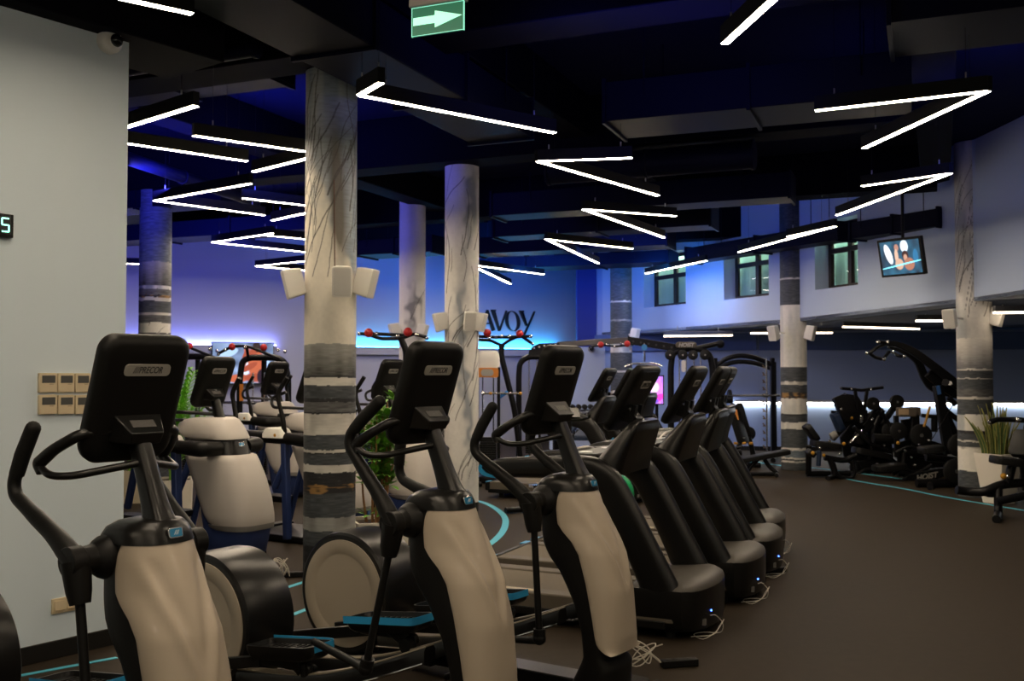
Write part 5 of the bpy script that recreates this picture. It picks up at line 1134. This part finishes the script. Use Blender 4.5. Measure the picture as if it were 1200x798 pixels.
for k, (px, lab) in enumerate(((663, 'blue-padded adjustable bench in front of the dumbbell rack, left one'), (689, 'blue-padded adjustable bench in front of the dumbbell rack, right one'))):
    S = Sk('adjustable_bench', lab, 'bench', px, 16.4); pad(S, 'back_pad', S.P(px - 8, 513, -.1), S.P(px + 6, 498, .4), .28, .06, PADB); pad(S, 'seat_pad', S.P(px - 10, 514, -.5), S.P(px - 6, 514, -.12), .28, .06, PADB)
    S.tube('frame', [S.Z(px - 8, .05, -.5), S.Z(px - 5, .42, -.2), S.Z(px, .05, .6)], .03); S.tube('foot_bar', [S.Z(px - 13, .03, -.5), S.Z(px - 3, .03, -.5)], .03); S.tube('foot_bar', [S.Z(px - 5, .03, .6), S.Z(px + 6, .03, .6)], .03)
# ---- barbell guide machine
S = Sk('barbell_machine', 'arched rack machine with a horizontal chrome barbell beside the banded column', 'gym machine', 870, 18.2)
for dy in (0, .9):
    S.tube('top_arch', [S.P(836, 433 + dy * 8, dy), S.P(848, 421 + dy * 7, dy), S.P(866, 416 + dy * 8, dy), S.P(886, 419 + dy * 7, dy), S.P(906, 428 + dy * 5, dy)], .045, FRM, fr=.2)
for px in (838, 905):
    MB().bar(S.Z(px, 0), S.Z(px, 1.86), .07, .10, up=(0, 1, 0)).build('front_upright', FRM, S.t, bevel=.008); MB().bar(S.Z(px + 2, 0, .9), S.Z(px + 2, 1.8, .9), .07, .08, up=(0, 1, 0)).build('rear_upright', FRM, S.t, bevel=.008)
    S.tube('base_rail', [S.Z(px, .04, -.3), S.Z(px + 3, .04, 1.2)], .045)
for px in (836, 898):
    S.tube('guide_rod', [S.Z(px, .08, -.12), S.Z(px, 1.86, -.12)], .016, CHROME, fr=0)
    for k in range(12): MB().tube([S.Z(px - 4, .25 + k * .13, -.1), S.Z(px - 2, .25 + k * .13, -.14), S.Z(px - 4.5, .30 + k * .13, -.14)], .014, 6).build('safety_hook', mat('hook_bronze', (.22, .16, .11), .4, metal=.6), S.t)
S.tube('barbell', [S.P(828, 463.5, -.12), S.P(914, 463.5, -.12)], .018, CHROME, fr=0)
for px in (897, 836): MB().tube([S.P(px - 3, 463.5, -.12), S.P(px + 3, 463.5, -.12)], .036, 12).build('bar_carriage', CHROME, S.t)
disc_plate(S, S.P(855, 463, -.12), .10, .06, axis='x')
# ---- upright seated machine between
S = Sk('seated_machine', 'black seated machine with yellow pins left of the arched barbell machine', 'gym machine', 870, 17.0)
pad(S, 'back_pad', S.P(858, 476, 0), S.P(872, 520, -.15), .26, .10); pad(S, 'side_pad', S.P(866, 472, .1), S.P(878, 512, .1), .12, .09)
S.tube('main_frame', [S.Z(884, .04, .1), S.P(880, 520, .1), S.P(866, 480, .1), S.P(856, 474, .1)], .045); S.tube('head_tube', [S.P(851, 468, .1), S.P(858, 468, .1)], .07, FRM, fr=0); S.tube('front_leg', [S.Z(856, .04, -.3), S.P(867, 520, -.1)], .04)
for k in range(5): MB().bar(S.P(866 - k * 1.6, 515 + k * 4.5, -.2), S.P(873 - k * 1.6, 513 + k * 4.5, -.2), .02, .022).build('chrome_step', CHROME, S.t)
for px in (862, 872, 880): MB().tube([S.P(px - 2, 519.5, -.25), S.P(px + 2, 519.5, -.25)], .022, 10).build('yellow_pin', YEL, S.t)
pad(S, 'seat_pad', S.P(850, 532, -.3), S.P(868, 530, -.3), .3, .08); S.tube('base_rail', [S.Z(846, .04), S.Z(890, .04)], .045); disc_plate(S, S.P(877, 508, .15), .12, .05)
MB().bar(S.P(862, 480, -.1), S.P(864, 492, -.12), .05, .012, up=(0, 1, 0)).build('orange_sticker', ORG, S.t)
# ---- flat bench
S = Sk('flat_bench', 'black flat bench at the edge of the open floor, left of the banded column', 'bench', 890, 15.6)
pad(S, 'bench_pad', S.P(862, 540.5, .1), S.P(925, 529, .1), .30, .075)
S.tube('rear_leg', [S.Z(873, .03, .05), S.P(880, 546, .1), S.P(888, 538, .1)], .035); S.tube('front_leg', [S.Z(910, .03, .05), S.P(900, 545, .1), S.P(896, 538, .1)], .035); S.tube('base_rail', [S.Z(852, .03, .05), S.Z(908, .03, .05)], .03); S.tube('foot_bar', [S.Z(852, .03, -.2), S.Z(852, .03, .35)], .03, FRM, fr=0); S.tube('foot_bar', [S.Z(909, .03, -.2), S.Z(909, .03, .35)], .03, FRM, fr=0)
MB().tube([S.Z(859, .11, .0), S.Z(859, .11, .06)], .11, 20).build('transport_wheel', RUB, S.t)
# ---- leg machines on the right
S = Sk('leg_curl_machine', 'black leg machine with low seat next to the banded column', 'gym machine', 972, 15.2)
pad(S, 'seat_pad', S.P(951, 519, 0), S.P(984, 523, 0), .34, .09); pad(S, 'back_pad', S.P(944, 498, .1), S.P(957, 516, .1), .30, .09); pad(S, 'foot_pad', S.P(946, 528, -.1), S.P(954, 534, -.1), .2, .08)
S.tube('main_beam', [S.P(966, 536), S.P(990, 540), S.P(1004, 533)], .045); S.tube('front_leg', [S.P(972, 535), S.P(978, 552), S.Z(976, .05)], .05); S.tube('foot_bar', [S.Z(969, .03, -.2), S.Z(979, .03, .2)], .035, FRM, fr=0)
S.tube('blue_lever', [S.P(960, 528, -.15), S.P(959, 546, -.15)], .035, PADB, fr=0); S.tube('swing_loop', [S.P(978, 552), S.P(984, 560), S.P(998, 561), S.P(1002, 553), S.P(998, 540)], .035); S.ball('yellow_knob', S.P(965.5, 533.5, -.2), .025, YEL); S.ball('yellow_knob', S.P(952.5, 531, -.2), .028, YEL); S.ball('yellow_knob', S.P(989, 520, -.2), .028, YEL)
for px, py in ((961, 525), (984, 532), (972, 517)): S.ball('bolt_cap', S.P(px, py, -.18), .025, CHROME)
S.tube('rear_frame', [S.P(948, 522, .2), S.Z(946, .05, .3)], .045); S.tube('base_rail', [S.Z(944, .05, .3), S.Z(1000, .05, .3)], .045)
S = Sk('leg_press_machine', 'black plate-loaded leg press with a wide footplate and top handlebar', 'gym machine', 1010, 16.4)
a = MB(); fp = [S.P(976, 468, 0), S.P(988, 463, .3), S.P(1004, 465, .3), S.P(1016, 484, .1), S.P(1014, 494, 0), S.P(988, 497, -.1), S.P(984, 486, -.1)]; a.loft([[p + Vector((0, -.05, .03)) for p in fp], [p + Vector((0, .08, 0)) for p in fp]]); a.build('footplate', FRM, S.t, bevel=.01)
S.tube('handlebar', [S.P(985.5, 455), S.P(998, 456), S.P(1010, 457.5), S.P(1020, 456), S.P(1035, 454)], .026, FRM, fr=.03)
for px0, px1 in ((1002, 1005), (1016, 1013)): MB().bar(S.P(px0, 457), S.P(px1, 480), .05, .05, up=(0, 1, 0)).build('handle_post', FRM, S.t, bevel=.006)
for px, py in ((985.5, 455), (998, 456), (1021, 456), (990, 462)): S.ball('end_fitting', S.P(px, py, -.03), .022, CHROME)
pad(S, 'back_pad', S.P(977, 484, -.2), S.P(986, 505, -.2), .26, .10, PADB); S.tube('side_handle', [S.P(974, 482.5, -.2), S.P(982, 483, -.2)], .02)
for px, py, r_ in ((1023, 473, .105), (1051, 471, .115), (1043, 505, .14), (1009, 512, .12)): disc_plate(S, S.P(px, py, -.1), r_, .06)
for (a_, b2) in (((1012, 500), (1030, 476)), ((1033, 498), (1050, 474)), ((996, 522), (1022, 496)), ((975, 515), (1000, 488))): MB().bar(S.P(*a_), S.P(*b2), .08, .10, up=(0, 1, 0)).build('slide_rail', FRM, S.t, bevel=.008)
S.tube('chrome_rail', [S.P(996, 519, -.12), S.P(1011, 504, -.12)], .022, CHROME, fr=0); S.tube('roller', [S.P(974, 512, -.15), S.P(980, 508, -.15)], .06, mat('grey_roller', (.3, .29, .27), .5), fr=0)
pad(S, 'seat_pad', S.P(1000, 527, -.4), S.P(1042, 535, -.4), .34, .10); MB().tube([S.P(1023, 513.5, -.6), S.P(1047, 515, -.6)], .075, 16).build('roller_pad', PAD, S.t); S.ball('yellow_knob', S.P(1052, 519, -.65), .025, YEL); S.ball('yellow_knob', S.P(998, 490, -.2), .025, YEL)
S.tube('main_beam', [S.P(1008, 545, -.3), S.P(1030, 540, -.3), S.P(1060, 545, -.3)], .055); S.tube('front_leg', [S.P(1002, 540, -.3), S.Z(1003, .05, -.3)], .05); S.tube('rear_leg', [S.P(1046, 545, -.3), S.Z(1043, .05, -.3)], .05); S.tube('frame_post', [S.P(1020, 540, 0), S.P(1024, 500, 0), S.P(1034, 480, 0)], .05); S.tube('base_rail', [S.Z(995, .05, 0), S.Z(1062, .05, 0)], .05)
S.tube('swing_loop', [S.P(1004, 556, -.4), S.P(1016, 549, -.4), S.P(1027, 552, -.4), S.P(1018, 560, -.4), S.P(1006, 561, -.4)], .035)
for px, py in ((1044, 548), (1028, 543), (1022, 492), (1019, 484), (986, 480), (1009, 488), (1036, 522)): S.ball('bolt_cap', S.P(px, py, -.45), .024, CHROME)
MB().box(S.P(1009, 491, -.3), (.05, .05, .13)).build('spring_collar', CHROME, S.t, bevel=.008)
b = MB(); q = [S.P(x, y, .15) for x, y in ((984, 512), (1000, 492), (1018, 484), (1034, 478), (1042, 500), (1048, 548), (1010, 552), (990, 540))]; b.loft([[p + Vector((0, -.04, 0)) for p in q], [p + Vector((0, .04, 0)) for p in q]]); b.build('side_shroud', FRM, S.t, bevel=.012)
b = MB(); q = [S.P(x, y, -.35) for x, y in ((1004, 540), (1046, 536), (1058, 548), (1054, 560), (1030, 562), (1010, 552))]; b.loft([[p + Vector((0, -.03, 0)) for p in q], [p + Vector((0, .03, 0)) for p in q]]); b.build('seat_shroud', FRM, S.t, bevel=.012)
S.tube('link_rod', [S.P(1000, 500, -.2), S.P(1020, 520, -.25), S.P(1040, 528, -.25)], .03); S.tube('link_rod', [S.P(1028, 482, -.2), S.P(1040, 492, -.2), S.P(1048, 512, -.25)], .028)
S = Sk('calf_machine', 'black machine with an orange-labelled box in front of the white glow', 'gym machine', 1066, 15.5)
a = MB(); a.box(S.P(1062, 483, 0), (.26, .2, .14)); a.box(S.P(1072, 482, .05), (.12, .2, .13)); hd = a.build('head_box', mat('head_bronze', (.12, .10, .08), .45), S.t, bevel=.02); MB().box(S.P(1059, 482.5, -.105), (.15, .01, .09)).build('orange_label', mat('pale_orange_label', (.5, .36, .22), .5), hd)
for px in (1050, 1070, 1074): MB().bar(S.P(px, 487), S.Z(px, .3), .07, .07, up=(0, 1, 0)).build('column', FRM, S.t, bevel=.008)
disc_plate(S, S.P(1079, 510, -.15), .17, .06); disc_plate(S, S.P(1053, 505, -.12), .13, .05)
S.tube('yellow_lever', [S.P(1083, 500, -.2), S.P(1090, 476, -.2)], .018, YEL); MB().bar(S.P(1080, 487, .1), S.P(1104, 489, .1), .10, .06).build('shoulder_pad', PAD, S.t, bevel=.02); S.tube('pad_post', [S.P(1095, 490, .1), S.P(1095, 506, .1)], .05)
S.tube('cross_beam', [S.P(1066, 512), S.P(1112, 526)], .045); S.tube('lower_beam', [S.P(1060, 530), S.P(1108, 534)], .06); S.tube('base_rail', [S.Z(1050, .06), S.Z(1118, .06)], .055); S.tube('rear_leg', [S.P(1060, 530), S.Z(1056, .05)], .05); S.tube('front_leg', [S.P(1106, 534), S.Z(1110, .05)], .05)
for px, py in ((1053, 519), (1061, 528), (1088, 516), (1098, 535), (1084, 533), (1072, 545)): S.ball('bolt_cap', S.P(px, py, -.2), .024, CHROME)
S.ball('yellow_knob', S.P(1052.5, 519, -.3), .028, YEL); pad(S, 'seat_pad', S.P(1024, 549, -.5), S.P(1060, 546, -.5), .34, .09)
a = MB(); fb = [S.P(*p, -.5) for p in ((1058, 562), (1062, 556), (1100, 549), (1112, 548), (1112, 556), (1080, 566), (1062, 568))]; a.loft([[p + Vector((0, -.05, 0)) for p in fb], [p + Vector((0, .05, 0)) for p in fb]]); nb = a.build('name_beam', FRM, S.t, bevel=.008); text_on(S, 'HOIST', .11, S.P(1086, 558.5, -.56), tilt=R(10), m=BADGE, parent=nb, name='beam_lettering')
def shroud(S, name, pts, dy, th=.08, m=FRM):
    q = [S.P(x, y, dy) for x, y in pts]; b = MB(); b.loft([[p + Vector((0, -th / 2, 0)) for p in q], [p + Vector((0, th / 2, 0)) for p in q]]); return b.build(name, m, S.t, bevel=.01)
shroud(S, 'lower_shroud', ((1050, 520), (1066, 514), (1108, 528), (1112, 546), (1064, 552), (1052, 540)), .12)
shroud(S, 'rear_panel', ((1056, 492), (1070, 490), (1074, 515), (1062, 520)), .15)
S.tube('hose', [S.P(1050, 530, -.2), S.P(1066, 522, -.25), S.P(1082, 528, -.25), S.P(1094, 522, -.2)], .022); S.tube('hose', [S.P(1046, 556, -.3), S.P(1058, 548, -.3), S.P(1074, 556, -.3), S.P(1092, 545, -.3)], .03)
for px, py in ((1068, 536), (1077, 521), (1101, 541), (1091, 527)): S.ball('bolt_cap', S.P(px, py, -.28), .02, CHROME)
# lever machine
S = Sk('lever_press_machine', 'tall black lever machine with long curved twin arms beside the right column', 'gym machine', 1095, 14.1)
def ribbon(name, pts, w0, w1, th=.06, dy=0.):
    P = [S.P(x, y, dy) for x, y in pts]; P = [Vector(p) for p in smooth(P, 5)]; b = MB(); rings = []
    for i, p in enumerate(P):
        d = (P[min(i + 1, len(P) - 1)] - P[max(i - 1, 0)]).normalized(); n_ = Vector((0, 1, 0)).cross(d).normalized(); f = i / (len(P) - 1); w = (w0 + (w1 - w0) * f) / 2
        rings.append([p + n_ * w + Vector((0, -th / 2, 0)), p - n_ * w + Vector((0, -th / 2, 0)), p - n_ * w + Vector((0, th / 2, 0)), p + n_ * w + Vector((0, th / 2, 0))])
    b.loft(rings); return b.build(name, FRM, S.t, bevel=.008)
ribbon('curved_arm', [(1037, 402), (1053, 404), (1072, 413), (1095, 430), (1124, 453)], .07, .13, dy=-.1)
ribbon('curved_arm', [(1041, 405), (1060, 412), (1075, 423), (1084, 442), (1096, 455), (1124, 462)], .07, .14, dy=.25)
ribbon('arm_web', [(1088, 436), (1100, 447), (1118, 460)], .16, .14, dy=.05)
S.tube('pivot_shaft', [S.P(1108, 448, -.2), S.P(1108, 450, .4)], .05, FRM, fr=0); MB().tube([S.P(1113, 449, -.22), S.P(1113, 449, -.15)], .03, 12).build('chrome_pivot', CHROME, S.t)
S.tube('hand_loop', [S.P(1040, 402, -.1), S.P(1028, 407, -.3), S.P(1019, 414, -.3), S.P(1026, 419, -.2), S.P(1035, 421, -.1), S.P(1042, 412, 0)], .024, FRM, fr=.03); S.tube('hand_loop', [S.P(1046, 412, .1), S.P(1052, 417, -.1), S.P(1061, 418, -.1)], .024, FRM, fr=.03); S.tube('hand_grip', [S.P(1029, 400.5, -.2), S.P(1042, 401.5, -.2)], .024)
for px, py in ((1029, 401), (1040, 401), (1047, 412), (1060, 417.5), (1016, 414), (1036, 421)): S.ball('end_fitting', S.P(px, py, -.25), .026, CHROME)
MB().bar(S.P(1099, 452), S.P(1112, 532), .13, .10, up=(0, 1, 0)).build('main_upright', FRM, S.t, bevel=.012); ribbon('rear_brace', [(1104, 478), (1118, 505), (1126, 540)], .08, .08, dy=.2); ribbon('rear_brace', [(1100, 470), (1112, 484), (1128, 495)], .07, .07, dy=.1)
S.tube('coil', [S.P(1112, 466, -.05), S.P(1120, 474, -.05)], .04, FRM, fr=0); MB().bar(S.P(1099, 452, -.07), S.P(1101, 462, -.07), .05, .01, up=(0, 1, 0)).build('blue_sticker', mat('sticker_blue', (.04, .12, .35), .5), S.t)
disc_plate(S, S.P(1120, 552, -.15), .17, .07); disc_plate(S, S.P(1124, 522, -.1), .16, .06); S.tube('base_rail', [S.Z(1072, .06), S.Z(1135, .06)], .06); S.tube('lower_beam', [S.P(1085, 536, .1), S.P(1125, 540, .1)], .05); S.tube('front_foot', [S.Z(1088, .04, -.3), S.Z(1088, .04, .3)], .045, FRM, fr=0)
pad(S, 'seat_pad', S.P(1078, 528, -.2), S.P(1104, 525, -.2), .32, .09); S.tube('cable', [S.P(1117, 474, -.05), S.P(1090, 518, -.05)], .006, FRM, fr=0)
# machine cut by the right edge
S = Sk('row_machine', 'black low-beamed machine in front of the white planter, cut by the right edge', 'gym machine', 1178, 11.3)
S.tube('low_beam', [S.P(1121, 574, .1), S.P(1135, 576, .1), S.P(1152, 577, 0), S.P(1172, 568, 0), S.P(1215, 564, 0)], .05, FRM, fr=.08); S.tube('low_beam', [S.P(1167, 588, -.3), S.P(1190, 583, -.3), S.P(1218, 577, -.3)], .045)
MB().box(S.P(1160, 577, .05), (.12, .14, .10)).build('bracket', FRM, S.t, bevel=.02); pad(S, 'seat_pad', S.P(1162, 538, 0), S.P(1200, 543, -.05), .32, .085)
S.tube('seat_post', [S.P(1186, 545, 0), S.P(1180, 570, 0)], .05); S.tube('upright', [S.P(1204, 574, .1), S.P(1200, 535, .1), S.P(1206, 500, .1), S.P(1212, 480, .2)], .06); S.ball('orange_knob', S.P(1176, 558, -.1), .035, YEL); S.ball('chrome_knob', S.P(1181, 558.5, -.12), .028, CHROME)
S.tube('handlebar', [S.P(1160, 495, -.2), S.P(1168, 491.5, -.2), S.P(1190, 492, -.1), S.P(1206, 493, 0)], .03, FRM, fr=.04); S.ball('end_fitting', S.P(1160, 494.5, -.2), .026, CHROME); S.ball('end_fitting', S.P(1193, 492, -.15), .034, CHROME)
pad(S, 'back_pad', S.P(1197, 535, -.1), S.P(1205, 505, .0), .3, .09); S.tube('foot_bar', [S.Z(1165, .04, -.5), S.Z(1168, .04, .1)], .045, FRM, fr=0); S.tube('foot_bar', [S.Z(1208, .04, -.5), S.Z(1208, .04, .4)], .045, FRM, fr=0); S.tube('leg', [S.P(1170, 570, 0), S.Z(1167, .05, -.1)], .045)
# ---- exercise bikes between marbled column and treadmills
def make_bike(label):
    t = thing('exercise_bike', label, 'exercise bike')
    MB().tube([(.45, -.28, .04), (.45, .28, .04)], .035, 12).build('front_foot', FRM, t); MB().tube([(-.50, -.28, .04), (-.50, .28, .04)], .035, 12).build('rear_foot', FRM, t)
    b = MB(); b.bar((-.50, 0, .06), (.45, 0, .06), .06, .06); b.bar((.30, 0, .06), (.40, 0, .95), .07, .09, up=(0, 1, 0)); b.bar((.05, 0, .28), (-.28, 0, .80), .06, .08, up=(0, 1, 0)); b.bar((-.15, 0, .55), (.36, 0, .50), .06, .08); b.bar((.0, 0, .06), (.05, 0, .32), .06, .1, up=(0, 1, 0)); b.build('frame', FRM, t, bevel=.01)
    b = MB(); b.lathe([(.04, -.02), (.20, -.02), (.235, -.03), (.24, -.02), (.24, .02), (.235, .03), (.20, .02), (.04, .02)], (.38, 0, .33), 'y', 40); fw = b.build('flywheel', mat('flywheel_grey', (.09, .09, .09), .3, metal=.8), t)
    b = MB(); b.prism([(.0, .25), (.12, .20), (.42, .25), (.50, .36), (.42, .42), (.08, .40)], -.07, -.04); b.build('chain_guard', BLK, t, bevel=.01)
    b = MB(); b.bar((-.28, 0, .78), (-.33, 0, .98), .04, .05, up=(0, 1, 0)); b.build('seat_post', CHROME, t); b = MB(); rings = [[(-.32 + x, y * (1.0 if x < 0 else .55) * k, z) for x, y in rrect(.27, .17, .06, 5)] for z, k in ((.97, .6), (1.0, 1.0), (1.03, .9))]; b.loft(rings); b.build('saddle', PAD, t)
    b = MB(); b.tube([(.40, 0, .92), (.40, 0, 1.08)], .022, 10); b.tube([(.62, -.10, 1.17), (.48, -.20, 1.12), (.36, -.20, 1.10), (.38, 0, 1.09), (.36, .20, 1.10), (.48, .20, 1.12), (.62, .10, 1.17)], .017, 10, fr=.05); b.build('handlebar', RUB, t)
    MB().box((.46, 0, 1.17), (.04, .16, .12), (0, -.4, 0)).build('console', BLKG, t, bevel=.01)
    for s_ in (-1, 1): b = MB(); b.bar((.06, s_ * .09, .30), (.06 + s_ * .14, s_ * .10, .30 - s_ * .05), .02, .03); b.box((.06 + s_ * .14, s_ * .15, .30 - s_ * .05), (.10, .09, .03)); b.build('pedal_crank', CHROME, t)
    return t
bk = make_bike('exercise bike just right of the marbled column, behind the near treadmill handrail'); bk.location = (.42, 11.2, 0); bk.rotation_euler.z = R(-60)
for x, y, rz, lab in ((-2.2, 15.0, -40, 'exercise bike seen between the first two motion trainers'), (-.9, 14.4, -60, 'exercise bike behind the third motion trainer')):
    dup(bk, (x, y, 0), R(rz), lab)
# ================================================================== LIGHT AND CAMERA
def area(name, loc, tgt, size, power, col, sy=None):
    l = bpy.data.lights.new(name, 'AREA'); l.energy = power; l.color = col; l.size = size
    if sy: l.shape = 'RECTANGLE'; l.size_y = sy
    o = bpy.data.objects.new(name, l); C.objects.link(o); o.location = loc; o.rotation_euler = (Vector(tgt) - Vector(loc)).to_track_quat('-Z', 'Y').to_euler(); return o
area('blue_uplight', (-4.6, 10.5, 3.6), (-4.6, 11.0, 4.6), 2.5, 150, (.05, .05, 1.0), .3)
area('blue_uplight', (-5.0, 14.4, 3.3), (-5.0, 15.4, 4.6), 3, 110, (.05, .07, 1.0), .3)
area('blue_uplight', (-.6, 18.6, 3.3), (-.4, 19.2, 4.6), 3, 150, (.03, .20, 1.0), .3)
area('blue_uplight', (1.6, 15.4, 3.4), (2.2, 17, 4.6), 1.2, 25, (.04, .14, 1.0), .3)
area('blue_uplight', (-2.6, 10.4, 3.6), (-2.6, 11, 4.6), 1.5, 25, (.05, .07, 1.0), .3)  # this and the next two: blue fill added for the ceiling, without fixtures
area('blue_uplight', (.9, 6.6, 3.6), (.9, 7.2, 4.6), 1.5, 14, (.08, .09, 1.0), .3)
area('blue_uplight', (4.2, 8.4, 3.6), (4.4, 9, 4.6), 1.5, 12, (.06, .10, 1.0), .3)
area('blue_wallwash', (2.7, 17.9, 3.35), (3.15, 19.9, 2.9), .8, 28, (.03, .27, 1.0), .3)
w = bpy.data.worlds.new('world'); bpy.context.scene.world = w; w.use_nodes = True
w.node_tree.nodes['Background'].inputs[0].default_value = (.02, .025, .05, 1); w.node_tree.nodes['Background'].inputs[1].default_value = .3
cam = bpy.data.cameras.new('camera'); co = bpy.data.objects.new('camera', cam); C.objects.link(co); cam.sensor_width = 36; cam.lens = FP / 1200 * 36
co.location = (0, 0, EYE); co.rotation_euler = (R(90) + TH, 0, 0); cam.clip_start = .05; cam.clip_end = 100
cam.dof.use_dof = True; cam.dof.focus_distance = 4.6; cam.dof.aperture_fstop = 5.6
sc = bpy.context.scene; sc.camera = co
vs = sc.view_settings; sc.display_settings.display_device = 'sRGB'; vs.view_transform = 'Standard'; vs.look = 'None'; vs.exposure = 0; vs.gamma = 1; vs.use_curve_mapping = False
